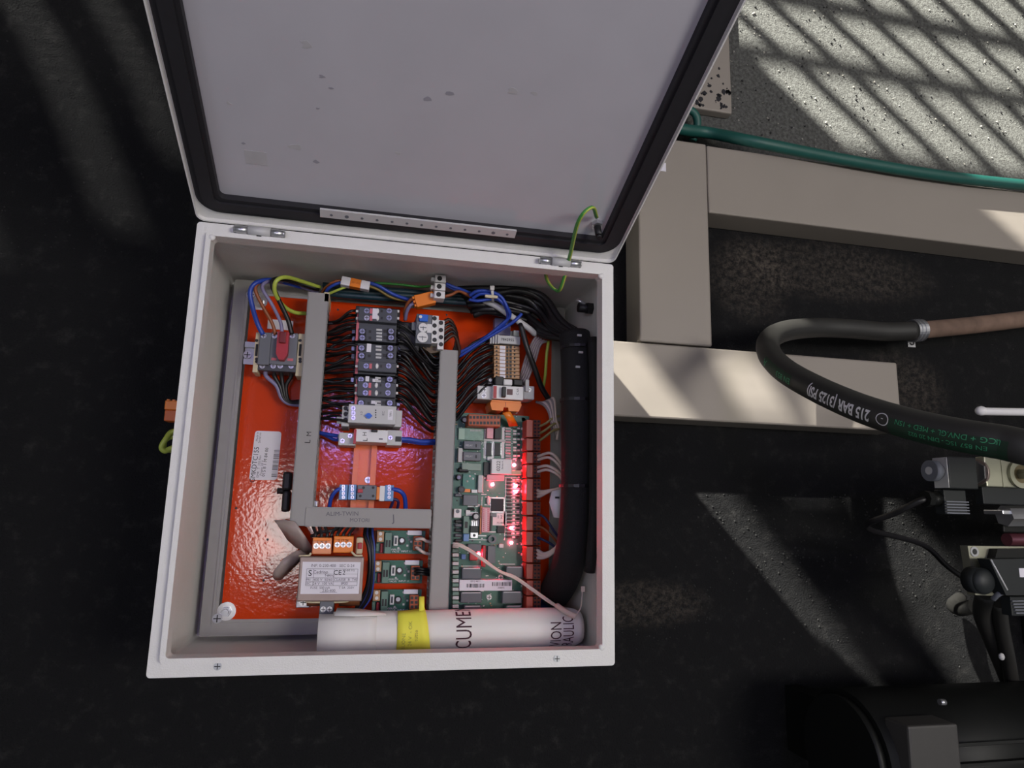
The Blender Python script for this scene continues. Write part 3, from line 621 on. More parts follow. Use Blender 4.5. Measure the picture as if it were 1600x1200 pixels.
mb = MB(); mb.box(*R(593, 759, 601, 783, zr), ZP, zr, m_white, .0005); tag(mb.build('marker_clip'), 'plain white clip between orange spacer and pale blue terminal', 'clip')
wire('blue_wire', [(533, 763, .14), (524, 768, .14), (517, 780, .135), (514, 798, .125)], .0026, m_blue, 'blue wire from outer blue terminal down into the horizontal duct')
wire('blue_wire', [(612, 764, .14), (624, 767, .14), (632, 776, .135), (634, 798, .125)], .003, m_blue, 'blue wire from pale blue terminal curving into the horizontal duct')
for i in range(2): wire('violet_wire', [(610, 774 + i * 5, .138), (614 + i * 8, 783, .136), (608 + i * 12, 798, .125)], .002, M('dark_violet_insulation', '#2a2050', .45), 'thin dark violet wire under the pale blue terminal', group='violet wires under the pale blue terminal')

# ---------------------------------------------------------------- transformer
tr = T('transformer', 'control transformer with big white rating label and orange terminals', 'transformer', (*P(515, 905, ZP).xy, ZP)); zx = .180
x0, x1, y0, y1 = R(466, 870, 567, 940, zx)
mb = MB(); mb.box(x0 + .004, x1 - .004, y0 + .004, y1 - .004, ZP + .006, zx - .006, m_cast, .001); mb.build('core', tr)
mb = MB(); mb.box(x0, x1, y0, y1, zx - .012, zx, m_brass, .0015); fr = mb.build('top_frame', tr)
mb = MB(); lx = R(471, 878, 562, 928, zx + .0005); mb.box(*lx, zx, zx + .0005, m_label); lab = mb.build('rating_label', tr, label='white rating label')
def lb(fx, fy): return Vector((lx[0] + (lx[1] - lx[0]) * fx, lx[2] + (lx[3] - lx[2]) * fy, zx + .0008))
w_, h_ = lx[1] - lx[0], lx[3] - lx[2]
mb = MB()
def ln(fx0, fy0, fx1, fy1, th=.0004):
    a, c = lb(fx0, fy0), lb(fx1, fy1); mb.box(min(a.x, c.x) - th / 2, max(a.x, c.x) + th / 2, min(a.y, c.y) - th / 2, max(a.y, c.y) + th / 2, zx + .0005, zx + .0007, m_inkgrey)
for y in (.78, .5, .38, .26): ln(.08, y, .96, y)
ln(.08, .62, .96, .62, .0002)
for x in (.08, .2, .55, .96): ln(x, .26, x, .78)
ln(.33, .05, .62, .05); mb.build('rule_lines', lab)
for s_, fx, fy, sz, mm in (('S', .14, .64, .010, m_ink), ('Cedrino', .32, .68, .0052, m_ink), ('Tekno', .47, .58, .0046, m_ink), ('CE', .61, .66, .0082, m_ink), ('2', .72, .66, .007, m_ink), ('INP. 0-230-400   SEC 0-24', .52, .88, .0048, m_inkgrey), ('PRI', .12, .44, .005, m_inkgrey), ('400 V  50/60', .37, .44, .0055, m_inkgrey), ('SEC', .12, .32, .005, m_inkgrey), ('24 V  100 VA', .37, .32, .0055, m_inkgrey), ('CLASSE  B  T40', .76, .44, .0055, m_inkgrey), ('IP00', .74, .32, .006, m_inkgrey), ('T 5A  250V', .78, .19, .005, m_inkgrey), ('FUSE  500 mA', .33, .19, .005, m_inkgrey), ('230-400', .48, .1, .006, m_inkgrey), ('50-60 Hz', .8, .74, .005, m_inkgrey)):
    letter(lab, s_, sz * (.78 if mm is m_inkgrey and sz > .0049 else 1), mm, lb(fx, fy))
for k, px in enumerate(((488, 840, 518, 866), (521, 838, 552, 864))):
    t_ = pbox(tr, 'terminal_strip', px, ZP + .03, .168, m_orp if k else M('salmon_orange_plastic', '#d98a5e', .45), .0012)
    pbox(t_, 'wire_slot', (px[0] + 1, px[1] + 0.3, px[2] - 1, px[1] + 5), .168, .171, m_orp, .0006)
    for q in range(3):
        screw(t_, P(px[0] + 6 + q * 9.3, px[1] + 13, .168), .0034, 'steel', .0006)
    letter(t_, '0 12 24' if k else 'L  N  0', .0042, m_ink, P((px[0] + px[2]) / 2, px[1] + 7, .1683))
t_ = pbox(tr, 'terminal_strip', (499, 938, 521, 968), ZP + .02, .16, m_mid, .001)
for q in range(2): screw(t_, P(505 + q * 10, 952, .16), .0034, 'steel', .0006)
mb = MB(); mb.tube([P(463, 933, .155), P(472, 932, .158), P(478, 939, .158), P(490, 941, .158), P(540, 940, .158), P(547, 934, .158), P(560, 933, .155)], .0014, m_cream, 6); mb.build('bobbin_edge', tr)
mb = MB(); mb.tube([P(467, 869, .17), P(482, 868, .172), P(486, 864, .172)], .0014, m_cream, 6); mb.build('bobbin_edge', tr)
mb = MB(); mb.tube([P(549, 862, .172), P(556, 868, .172), P(566, 868, .17)], .0014, m_cream, 6); mb.build('bobbin_edge', tr)
for x_ in (480, 530): mb = MB(); mb.cyl(P(x_, 937, .135), P(x_ + 32, 936, .135), .008, m_copper, 12); mb.build('winding', tr)
p = P(474, 941, .106); mb = MB(); mb.box(p.x - .009, p.x + .008, p.y - .007, p.y + .012, ZP, .106, m_zinc, .001); ft = mb.build('foot', tr); screw(ft, p, .0048, 'steel', .003)
pbox(tr, 'capacitor', (556, 840, 567, 866), ZP + .02, .15, m_cream, .002); pbox(tr, 'red_block', (559, 848, 566, 858), .15, .154, m_red, .001)
for i in range(7):
    px = 492 + i * 9.2 - (i > 2) * 2; py = 841 if i < 3 else 839
    wire('transformer_wire', [(px, py, .160), (px + 1, 834, .160), (px + (8 if i > 2 else -2) * .8, 826, .15), (px + (14 if i > 2 else -4), 818, .125)], .002, m_wire, ORD[i] + ' short black wire from left above the orange transformer terminals', group='black wires above the transformer', sub=4)
wire('transformer_wire', [(486, 838, .15), (500, 832, .155), (520, 829, .155), (536, 823, .14)], .002, m_wire, 'black wire crossing the other wires above the transformer')
for i in range(2): wire('output_wire', [(505 + i * 9, 966, .150), (504 + i * 8, 974, .15), (507 + i * 7, 984, .14), (513 + i * 6, 990, .125)], .0028, m_wire, 'black wire leaving the bottom terminal of the transformer', group='black wires under the transformer')
for i, (o1, m) in enumerate(((0, m_wire), (4, M('dark_blue_insulation', '#232a55', .45)), (8, m_wire), (12, M('navy_blue_insulation', '#2e3f8a', .45)))):
    wire('supply_wire', [(572 + o1 * .8, 824, .125), (570 + o1, 836, .14), (576 + o1 * .7, 855, .145), (578 + o1 * .5, 885, .145), (574 + o1 * .7, 915, .14), (566 + o1, 935, .135), (556 + o1 * .8, 952, .13)], .0026 if i % 2 == 0 else .0018, m, ('thick black', 'thin dark blue', 'second thick black', 'thin navy blue')[i] + ' wire snaking between transformer and small boards')

# torn duct strip, black handle, nameplate
t = T('torn_plastic_strip', 'torn dull grey plastic strip curling beside the transformer', 'plastic strip', (*P(455, 860, ZP).xy, ZP + .02))
rows = [[P(428, 813, .135), P(432, 818, .145), P(440, 824, .14)], [P(445, 812, .15), P(449, 826, .148), P(449, 843, .135)], [P(461, 815, .155), P(467, 835, .15), P(462, 855, .135)], [P(477, 838, .15), P(477, 848, .146), P(474, 861, .135)], [P(489, 857, .135), P(486, 862, .134), P(483, 867, .13)]]
mb = MB(); mb.sheet(rows, .0012, m_clear); mb.build('upper_flap', t)
rows = [[P(483, 856, .128), P(481, 861, .13), P(479, 868, .125)], [P(462, 861, .14), P(466, 870, .138), P(466, 879, .13)], [P(443, 873, .145), P(449, 884, .142), P(452, 893, .13)], [P(428, 892, .145), P(433, 897, .142), P(440, 905, .13)], [P(426, 900, .135), P(428, 904, .134), P(432, 907, .13)]]
mb = MB(); mb.sheet(rows, .0012, m_clear); mb.build('lower_flap', t)
t = T('black_key_handle', 'black plastic key handle lying against the left duct', 'handle', (*P(446, 768, ZP).xy, ZP))
pbox(t, 'grip', (441, 737, 455, 766), ZP, .118, m_black, .003); pbox(t, 'lower_grip', (440, 766, 452, 800), ZP, .116, m_black, .003)
mb = MB(); p = P(437, 767, .112); mb.cyl(p + Vector((-.003, 0, 0)), p + Vector((.006, 0, 0)), .004, m_black, 10); mb.build('stud', t)
npx = R(391, 673, 439, 749, ZP + .0005); sk = .0
np_ = T('nameplate', 'white sticker nameplate with code GMKDTC155 on the orange plate', 'sticker', (*P(415, 711, ZP).xy, ZP))
cs = [P(399, 673, ZP), P(440, 674.5, ZP), P(433, 750, ZP), P(389, 750, ZP)]; mb = MB()
q = []
for i in range(4):
    a, b2, c = cs[i - 1], cs[i], cs[(i + 1) % 4]; r_ = .004
    for k in range(4):
        f = k / 3; d1 = (a - b2).normalized() * r_; d2 = (c - b2).normalized() * r_; q.append(tuple((b2 + d1 * (1 - f) ** 2 + d2 * f ** 2).xy))
mb.prism(q, ZP, ZP + .0004, m_label); lab = mb.build('plate', np_); zl = ZP + .0006
letter(lab, 'GMKDTC155', .0088, m_ink, P(398, 726, zl), math.pi / 2 - .04, .95)
for s_, px, py in (('GMK  T  155 Rev', 404.5, 729), ('Power 24 V', 409, 731)): letter(lab, s_, .0042, m_inkgrey, P(px, py, zl), math.pi / 2 - .04)
letter(lab, 'Made in', .004, m_inkgrey, P(402, 682, zl), math.pi / 2); letter(lab, 'Serial no', .004, m_inkgrey, P(406, 684, zl), math.pi / 2)
letter(lab, '015 8 1 M 84 00', .0058, m_ink, P(414.5, 722, zl), math.pi / 2 - .04)
mb = MB(); random.seed(3); y = 702
while y < 744:
    w2 = random.choice((.5, .8, 1.4)); f = (y - 702) / 42; a, c = P(428.5 - 4.5 * f, y, zl), P(437.5 - 5 * f, y + w2, zl)
    mb.box(a.x, c.x, c.y, a.y, ZP + .0004, ZP + .0006, m_ink); y += w2 + random.choice((.6, .9, 1.2))
mb.build('barcode', lab)
random.seed(11)

# ---------------------------------------------------------------- three small boards
def small_board(x, y, label):
    z0 = ZP + .012; t = T('small_circuit_board', label, 'circuit board', (*P(x + 38, y + 18, ZP).xy, ZP), 'small green boards in a column')
    pbox(t, 'board', (x, y, x + 76, y + 36), z0, z0 + .0016, m_pcb); zb = z0 + .0016
    for dx in (3, 70): mb = MB(); p = P(x + dx, y + 30, z0); mb.cyl((p.x, p.y, ZP), (p.x, p.y, z0), .0025, m_white, 8); mb.build('standoff', t)
    o = pbox(t, 'terminal', (x + 1, y + 1, x + 12, y + 18), zb, zb + .012, m_beige, .0008)
    for dy in (5, 13.5): mb = MB(); p = P(x + 6.5, y + dy, zb + .012); mb.cyl(p, p + Vector((0, 0, .0006)), .0023, m_white, 12); mb.build('screw', o)
    pbox(t, 'fuse_holder', (x + 6, y + 20, x + 11, y + 35), zb, zb + .006, m_red, .001); pbox(t, 'diode', (x - 1, y + 20, x + 4, y + 33), zb, zb + .005, m_greenblk, .001)
    r_ = pbox(t, 'relay', (x + 13, y + 3, x + 24, y + 36), zb, zb + .014, m_greenblk, .0008)
    for dx in (14.5, 19): pbox(r_, 'slot', (x + dx, y + 15, x + dx + 3.2, y + 26), zb + .014, zb + .0143, m_black)
    pbox(t, 'connector', (x + 27, y + 8, x + 34, y + 24), zb, zb + .006, m_white, .0008)
    pbox(t, 'connector_slot', (x + 29, y + 11, x + 32, y + 21), zb + .006, zb + .0063, m_dark)
    mb = MB(); p = P(x + 40, y + 16, zb); mb.cyl(p, p + Vector((0, 0, .006)), .0048, m_black, 18); mb.build('capacitor', t)
    mb = MB(); p = P(x + 40, y + 15.5, zb + .006); mb.cyl(p, p + Vector((0, 0, .0004)), .0028, m_steel, 14); mb.build('capacitor_top', t)
    pbox(t, 'paper_label', (x + 49, y + 0, x + 71, y + 7), zb + .003, zb + .0034, m_label)
    for dx, dy in ((47, 3), (48, 9), (47, 22), (50, 13), (53, 16), (33, 26)): pbox(t, 'chip', (x + dx, y + dy, x + dx + 3, y + dy + 3), zb, zb + .001, m_whitegrey if dx % 2 else m_relay)
    c = pbox(t, 'plug', (x + 58, y + 9, x + 72, y + 31), zb, zb + .012, m_ordk, .0008)
    for dx in (59.5, 66): 
        for dy in (11, 18, 25): pbox(c, 'wire_hole', (x + dx, y + dy, x + dx + 4.5, y + dy + 4.5), zb + .012, zb + .0124, m_black)
    letter(t, 'ANALOG', .0034, m_label, P(x + 30, y + 29.5, zb + .0002)); letter(t, 'VALVE', .0034, m_label, P(x + 30, y + 33, zb + .0002)); letter(t, 'INPUT 11', .0034, m_label, P(x + 47, y + 32.5, zb + .0002))
    return t
small_board(588, 829, 'uppermost of three small green circuit boards, with two white wires plugged in')
small_board(584, 875.5, 'middle of three small green circuit boards, with black wires plugged in')
small_board(582, 921, 'lowest of three small green circuit boards, above the yellow note')
for i, (ya, yb) in enumerate(((843, 846), (855, 862))):
    wire('white_wire', [(650, ya, .128), (660, ya - 1 + i * 8, .134), (668, yb + i * 3, .13), (686, yb + 3, .12)], .0022, m_whw, ('upper' if i == 0 else 'lower') + ' white wire from the uppermost small board to the duct')
for i in range(3): wire('board_wire', [(648, 888 + i * 5, .127), (660, 889 + i * 4, .132), (686, 893 + i * 4, .12)], .0018, m_wire, 'black wire from the middle small board to the duct', group='black wires of the middle small board')

# ---------------------------------------------------------------- terminal strip, breaker and orange connector at upper right
zs = .142
t = T('end_bracket', 'grey ribbed end bracket above the beige terminal strip', 'bracket', (*P(792, 528, ZP).xy, ZP + .008))
pbox(t, 'body', (767, 524, 813, 537), ZP + .008, zs + .004, m_whitegrey, .001)
for k in range(4): pbox(t, 'rib', (766 + k * 4, 523, 768 + k * 4, 537), zs + .004, zs + .007, m_whitegrey)
letter(t, '7842955', .0055, m_ink, P(793, 531, zs + .0044))
mb = MB(); mb.box(*R(773, 497, 798, 523, ZP + .02), ZP + .006, ZP + .02, m_violet, .001); tag(mb.build('marker_plate'), 'pale violet plastic marker plate above the terminal strip', 'marker')
for i in range(9):
    y = 540 + i * 5.7; t = T('rail_terminal', ('topmost', 'second', 'third', 'fourth', 'fifth', 'sixth', 'seventh', 'eighth', 'lowest')[i] + ' beige rail terminal of the strip at upper right', 'terminal', (*P(792, y + 2.5, ZP).xy, ZP + .008), 'beige rail terminals')
    pbox(t, 'body', (772, y, 812, y + 5.3), ZP + .008, zs, m_beige, .0006)
    pbox(t, 'marker', (781, y + .5, 789.5, y + 5), zs, zs + .001, m_label)
    for px in (791, 796): pbox(t, 'slot', (px, y + .7, px + 3.6, y + 4.6), zs, zs + .0004, m_black)
    for px in (804, 776): mb = MB(); p = P(px, y + 2.6, zs); mb.cyl(p, p + Vector((0, 0, .0004)), .0014, m_black, 8); mb.build('hole', t)
bk = T('white_breaker', 'white breaker with red stripe at the foot of the terminal strip', 'circuit breaker', (*P(790, 612, ZP).xy, ZP + .008)); zk = .156
pbox(bk, 'terminal_end', (746, 603, 771, 624), ZP + .008, zk - .008, m_whitegrey, .001); pbox(bk, 'body', (770, 603, 818, 624), ZP + .008, zk, m_white, .001)
pbox(bk, 'terminal_end', (818, 603, 835, 624), ZP + .008, zk - .014, m_whitegrey, .001)
pbox(bk, 'stripe', (771, 603, 776, 622), zk, zk + .0005, m_red); pbox(bk, 'toggle', (785, 604, 791, 620), zk, zk + .008, m_black, .001); pbox(bk, 'window', (792, 608, 801, 617), zk, zk + .0006, M('maroon_plastic', '#4a1c20', .4))
pbox(bk, 'side_terminal', (821, 593, 827, 612), ZP + .02, zk - .01, m_whitegrey, .0008)
letter(bk, 'C 6A', .0045, m_inkgrey, P(809, 612, zk + .0003), math.pi / 2)
for px, py in ((757, 609), (756, 618), (826, 609)): screw(bk, P(px, py, zk - .008 if px < 800 else zk - .014), .0035, 'steel', .0006)
t = T('breaker_cap', 'white square cap with black side pieces above the white breaker', 'cap', (*P(795, 597, ZP).xy, ZP + .02)); pbox(t, 'cap', (787, 592, 801, 602), ZP + .02, zk + .002, m_white, .002); pbox(t, 'side_piece', (774, 588, 787, 602), ZP + .02, zk - .002, m_black, .001); pbox(t, 'side_piece', (803, 593, 817, 602), ZP + .02, zk - .006, m_black, .001)
for k, py in enumerate((594, 601)):
    mb = MB(); p = P(766, py, .14); mb.cyl(p - Vector((0, 0, .02)), p, .004, m_black, 12); mb.cyl(p, p + Vector((0, 0, .001)), .0022, m_white, 10); tag(mb.build('round_connector'), ('upper' if k == 0 else 'lower') + ' round black connector with white centre left of the breaker', 'connector')
oc = T('orange_connector', 'wide orange connector with a notch below the white breaker', 'connector', (*P(790, 634, ZP).xy, ZP + .008)); zc_ = .150
x0, x1, y0, y1 = R(766, 626, 815, 642, zc_); xm = (x0 + x1) / 2; w = x1 - x0
mb = MB(); mb.prism([(x0 + .002, y1), (x1 - .002, y1), (x1, y1 - .005), (x1 - .003, y0 + .002), (x1 - .004, y0), (xm + .004, y0), (xm + .003, y0 + .005), (xm - .003, y0 + .005), (xm - .004, y0), (x0 + .003, y0), (x0 + .002, y0 + .002), (x0, y1 - .005)], ZP + .008, zc_, m_orp); mb.build('body', oc)
pbox(oc, 'rib', (768, 626, 814, 628.5), zc_, zc_ + .0015, m_orp); pbox(oc, 'seam', (789.5, 628, 790.5, 636), zc_, zc_ + .0004, m_ordk)

# ---------------------------------------------------------------- main circuit board
ZC = .118
pc = T('main_circuit_board', 'large green control board with glowing red lights beside the right duct', 'circuit board', (*P(765, 800, ZP).xy, ZP))
pbox(pc, 'board', (704, 647, 824, 962), ZC - .0016, ZC, m_pcb)
for px, py in ((712, 655), (818, 655), (712, 950), (815, 950)):
    mb = MB(); p = P(px, py, ZC); mb.cyl((p.x, p.y, ZP), (p.x, p.y, ZC), .003, m_white, 8); mb.build('standoff', pc)
def comp(name, px, h, m, bev=.0004, z=ZC): return pbox(pc, name, px, z, z + h, m, bev)
hd_ = comp('pin_header', (732, 648, 782, 666), .030, m_ordk, .0008)
for i in range(9):
    for j, hh in ((650.0, 4.2), (658.5, 4.6)): pbox(hd_, 'socket', (733.6 + i * 5.4, j, 737.4 + i * 5.4, j + hh), ZC + .030, ZC + .0304, m_black)
mb = MB(); mb.sheet([[P(785, 645, .150), P(797, 643, .150)], [P(791, 654, .146), P(803, 652, .146)], [P(795, 665, .13), P(809, 664, .13)]], .004, m_orp); mb.build('ribbon_plug', pc, label='orange ribbon plug')
d_ = comp('daughter_board', (716, 669, 756, 688), .004, m_pcbl)
for k in range(10): pbox(d_, 'trace', (735 + k * 1.8, 671, 736 + k * 1.8, 674), ZC + .004, ZC + .0045, m_whitegrey)
pbox(d_, 'pad', (717, 670, 726, 686), ZC + .004, ZC + .0048, M('pale_mint_plastic', '#9cb8a8', .5))
for k, px in enumerate(((725, 689, 752, 702), (724, 706, 752, 720))):
    r_ = comp('relay', px, .014, m_relay, .0008); pbox(r_, 'marking', (743, px[1] + 5, 745, px[1] + 10), ZC + .014, ZC + .0144, m_ink); letter(r_, 'RELAY', .0035, m_whitegrey, P(733, px[1] + 7, ZC + .0143))
comp('relay_frame', (716, 700, 723, 722), .01, m_whitegrey); comp('transparent_relay', (722, 724, 752, 735), .008, M('clear_relay_case', '#8a9a90', .15))
comp('pink_connector', (761, 667, 771, 685), .012, m_pale_pink); comp('dark_socket', (773, 667, 783, 686), .010, m_black)
for px in ((760, 692, 768, 712), (773, 692, 782, 712)):
    c = comp('integrated_circuit', px, .005, m_black)
    for k in range(8):
        y = px[1] + 1 + k * 2.4
        pbox(c, 'pin', (px[0] - 1.6, y, px[0], y + 1.1), ZC, ZC + .003, m_steel); pbox(c, 'pin', (px[2], y, px[2] + 1.6, y + 1.1), ZC, ZC + .003, m_steel)
comp('white_pad', (756, 686, 790, 690), .002, m_whitegrey); comp('white_pad', (768.8, 690, 772, 716), .001, m_white); comp('crystal', (761, 713, 770, 720), .005, m_white, .002)
for k in range(12):
    y = 668 + k * 4.3
    comp('resistor', (790, y, 798, y + 2.7), .0022, m_pale_pink if k % 2 else m_whitegrey); comp('resistor', (802, y, 807, y + 2.5), .0018, m_white if k % 3 else m_black); comp('resistor', (808.5, y, 812.5, y + 2.4), .0018, m_black if k % 2 else m_white)
for k in range(17):
    y = 748 + k * 5.6
    comp('chip', (792, y, 799, y + 3.6), .002, m_black); comp('resistor', (801, y + .5, 805, y + 2.8), .0016, m_white); comp('resistor', (807, y, 811.5, y + 2.6), .0018, m_black if k % 3 else m_white)
for k in range(34): comp('solder_pad', (814.5, 668 + k * 8.2, 819, 671.5 + k * 8.2), .003, m_dark if k % 2 else m_whitegrey)
mb = MB(); random.seed(5)
def silk(px): mb.box(*R(*px, ZC + .0003), ZC, ZC + .0003, m_white)
for k in range(17): silk((789, 746 + k * 5.6, 812, 746.7 + k * 5.6))
for px in ((789, 746, 790, 842), (752, 776, 753, 828), (752, 772, 760, 773), (757, 788, 791, 790), (787.5, 776, 789.5, 820), (765, 777, 789, 779), (765, 799, 792, 801), (770, 802, 792, 821), (731, 788, 750, 792), (728, 800, 747, 806), (736, 812, 748, 822), (741, 836, 760, 838), (733, 843, 766, 844), (753, 830, 775, 832), (780, 881, 805, 882), (720, 884, 754, 885), (722, 923, 756, 924), (756, 668, 760, 716), (784, 668, 788, 716), (757, 717, 790, 718)): silk(px)
for k in range(150):
    x, y = random.uniform(712, 818), random.uniform(650, 955); silk((x, y, x + random.uniform(.8, 3), y + random.uniform(.5, 1.2)))
mb.build('silk_print', pc, kind='stuff')
mb = MB()
for k in range(130):
    x, y = random.uniform(708, 818), random.uniform(655, 955); q = R(x, y, x + random.uniform(1.2, 3), y + random.uniform(1, 2.4), ZC + .0014)
    mb.box(*q, ZC, ZC + .0014, random.choice((m_black, m_whitegrey, m_relay, m_beige, m_white)))
mb.build('tiny_components', pc, kind='stuff')
# plug-in white module
md = comp('memory_module', (768, 717, 800, 741), .013, m_white, .001); pbox(md, 'contact_edge', (798, 735, 815, 742), ZC + .004, ZC + .010, m_cream, .0006)
letter(md, '0222', .0072, m_ink, P(779, 728, ZC + .0133), math.pi / 2); letter(md, 'Series 4', .0035, m_inkgrey, P(785, 727, ZC + .0133), math.pi / 2)
comp('module_foot', (761, 742, 788, 751), .006, m_pale_pink); comp('painted_shadow_block', (756, 722, 768, 744), .004, m_black)  # black block stands in for the shadow beside the memory module
comp('choke', (716, 731, 733, 738), .008, m_black, .002)
sb = comp('trimmer_board', (723, 741, 742, 767), .006, M('teal_circuit_board', '#1f6a5c', .35, var=.3, scale=200))
for px, py in ((734, 744), (730, 752), (739, 748)): mb = MB(); p = P(px, py, ZC + .006); mb.sph(p, .0016, m_white); mb.build('solder_blob', sb)
pbox(sb, 'amber_part', (725, 764, 735, 769), ZC + .006, ZC + .009, m_orp); pbox(sb, 'white_part', (737, 765, 746, 770), ZC + .006, ZC + .009, m_white)
comp('shield', (747, 742, 755, 770), .007, m_whitegrey, .001); comp('heat_block', (724, 773, 747, 790), .010, m_relay, .0008)
comp('diode', (731, 793, 742, 798), .005, m_black, .002); comp('capacitor_pad', (728, 797, 735, 803), .004, m_white)
def can(px, py, r, h, top=m_whitegrey):
    mb = MB(); p = P(px, py, ZC); mb.cyl(p, p + Vector((0, 0, h)), r, m_black, 18); c = mb.build('capacitor', pc); mb = MB(); q = P(px + 1, py, ZC + h); mb.cyl(q, q + Vector((0, 0, .0005)), r * .62, top, 14); mb.build('capacitor_top', c)
can(743, 807, .0052, .011); can(716, 746, .004, .012, m_violet); can(720, 765, .0045, .010, m_dark); can(725, 656, .0045, .008)
tb = comp('power_regulator', (735, 822, 747, 832), .006, m_black); pbox(tb, 'heat_tab', (735, 832, 747, 841), ZC, ZC + .003, m_steel, .0004); mb = MB(); p = P(741, 836.5, ZC + .003); mb.cyl(p, p + Vector((0, 0, .0003)), .002, m_black, 10); mb.build('tab_hole', tb)
for k in range(3): pbox(tb, 'leg', (737 + k * 3.4, 815, 738.6 + k * 3.4, 822), ZC, ZC + .002, m_steel)
tw = comp('terminal', (709, 795, 721, 809), .016, m_white, .0008); mb = MB(); p = P(715, 799, ZC + .016); mb.cyl(p, p + Vector((0, 0, .0004)), .0026, m_mid, 12); mb.build('screw', tw)
for k, py in enumerate((771, 812, 818, 826, 834, 842)): comp('power_transistor', (711, py, 722, py + 5.2), .007, m_black if k % 2 else m_relay, .001)
comp('relay', (724, 806, 733, 834), .012, m_greenblk, .0008); comp('relay_slot', (726, 815, 731, 825), .0123, m_black)
comp('blue_capacitor', (724, 834, 733, 846), .008, m_bluep, .001)
st_ = comp('long_connector', (753, 793, 765, 832), .009, m_pale_pink, .0006); comp('connector_edge', (750, 790, 753, 835), .007, m_copper); comp('connector_edge', (765.5, 806, 768.5, 830), .006, m_black)
for k in range(12):
    for dx in (755, 759, 762): pbox(st_, 'pin', (dx, 795 + k * 3, dx + 1.4, 796.4 + k * 3), ZC + .009, ZC + .0094, m_red if dx != 759 else m_white)
q_ = comp('processor', (768, 779, 787, 799), .004, M('matt_chip_black', '#1c1820', .6))
for k in range(11):
    pbox(q_, 'pin', (768.6 + k * 1.65, 777, 769.4 + k * 1.65, 779), ZC, ZC + .0015, m_steel); pbox(q_, 'pin', (768.6 + k * 1.65, 799, 769.4 + k * 1.65, 801), ZC, ZC + .0015, m_steel)
    pbox(q_, 'pin', (766, 779.6 + k * 1.75, 768, 780.4 + k * 1.75), ZC, ZC + .0015, m_steel); pbox(q_, 'pin', (787, 779.6 + k * 1.75, 789, 780.4 + k * 1.75), ZC, ZC + .0015, m_steel)
comp('integrated_circuit', (777, 822, 789, 833), .004, m_black); comp('integrated_circuit', (766, 802, 776, 808), .003, m_relay)
mb = MB(); p = P(763, 782, ZC + .003); mb.sph(p, .006, m_white, .42, 1.05, .5, 14); mb.build('crystal', pc, label='white oval crystal')
letter(pc, '1 2', .006, m_ink, P(781, 808, ZC + .0005)); letter(pc, 'RS-485', .0035, m_ink, P(782, 817, ZC + .0005))
mb = MB(); mb.ring(P(768, 842, ZC), (0, 0, 1), .0058, .003, .006, m_relay, 18); mb.build('inductor', pc)
comp('integrated_circuit', (762, 853, 774, 880), .006, m_relay); comp('red_bar', (754, 852, 759, 886), .010, m_red, .001); comp('blue_capacitor', (721, 866, 728, 874), .006, m_bluep, .001); comp('red_socket', (734, 862, 746, 876), .005, m_red, .001)
comp('relay', (731, 850, 752, 862), .008, m_relay); comp('jumper', (780, 850, 787, 856), .006, m_white, .0006)
for k, px in enumerate(((722, 887, 752, 905), (791, 885, 817, 903), (720, 925, 753, 942), (785, 924, 815, 943), (725, 946, 752, 961), (791, 946, 815, 958))):
    r_ = comp('relay', px, .013, m_relay if k != 5 else m_greenblk, .0008); pbox(r_, 'lid_line', (px[0] + 2, px[1] + .5, px[2] - 2, px[1] + 2), ZC + .013, ZC + .0134, m_whitegrey)
for k in range(16): comp('screw_terminal', (707, 851 + k * 6.7, 717, 856.5 + k * 6.7), .012, m_greenblk if k % 2 else m_whitegrey, .0006)
lab = comp('serial_label', (718, 906, 800, 923), .0145, m_label, 0)
lab['label'] = 'white barcode label'; random.seed(8)
for xa, xb, ya, yb in ((729, 757, 912, 918), (769, 798, 909.5, 915.5)):
    mb = MB(); x = xa
    while x < xb: w2 = random.choice((.4, .7, 1.1)); mb.box(*R(x, ya, x + w2, yb, ZC + .0148), ZC + .0145, ZC + .0148, m_ink); x += w2 + random.choice((.5, .8, 1.2))
    mb.build('barcode', lab)
letter(lab, '0012 4471', .0032, m_inkgrey, P(743, 908.5, ZC + .0148)); letter(lab, '208845', .0032, m_inkgrey, P(783, 918.5, ZC + .0148))
for px, py in ((782, 902), (764, 933)): screw(pc, P(px, py, ZC), .0036, 'white', .002)
# glowing leds
for px, py in ((803.5, 726.5), (769.5, 757), (806, 759), (806, 768), (799, 825), (799, 848), (748, 866)):
    mb = MB(); p = P(px, py, ZC + .004); mb.sph(p, .0023, m_led, 1, 1, .8, 12); mb.build('led', pc, label='lit red led')
# row of orange plugs along the right edge
ys = (655, 684, 705, 725, 747, 783, 806, 830, 853, 880, 906, 931, 957)
for k in range(12):
    y0_, y1_ = ys[k] + .8, ys[k + 1] - .8
    t = pbox(pc, 'edge_plug', (822.5, y0_, 833, y1_), ZC - .002, ZC + .026, M('orange_red_plastic', '#9c3420', .4), .0008)
    pbox(t, 'plug_step', (833, y0_, 845, y1_), ZC - .004, ZC + .016, M('brown_orange_plastic', '#7a3412', .5), .0006)
    n = max(3, int((y1_ - y0_) / 5))
    for j in range(n):
        yy = y0_ + (j + .25) * (y1_ - y0_) / n
        for px in (834.5, 840): pbox(t, 'wire_hole', (px, yy, px + 3.4, yy + 3), ZC + .016, ZC + .0163, m_black)
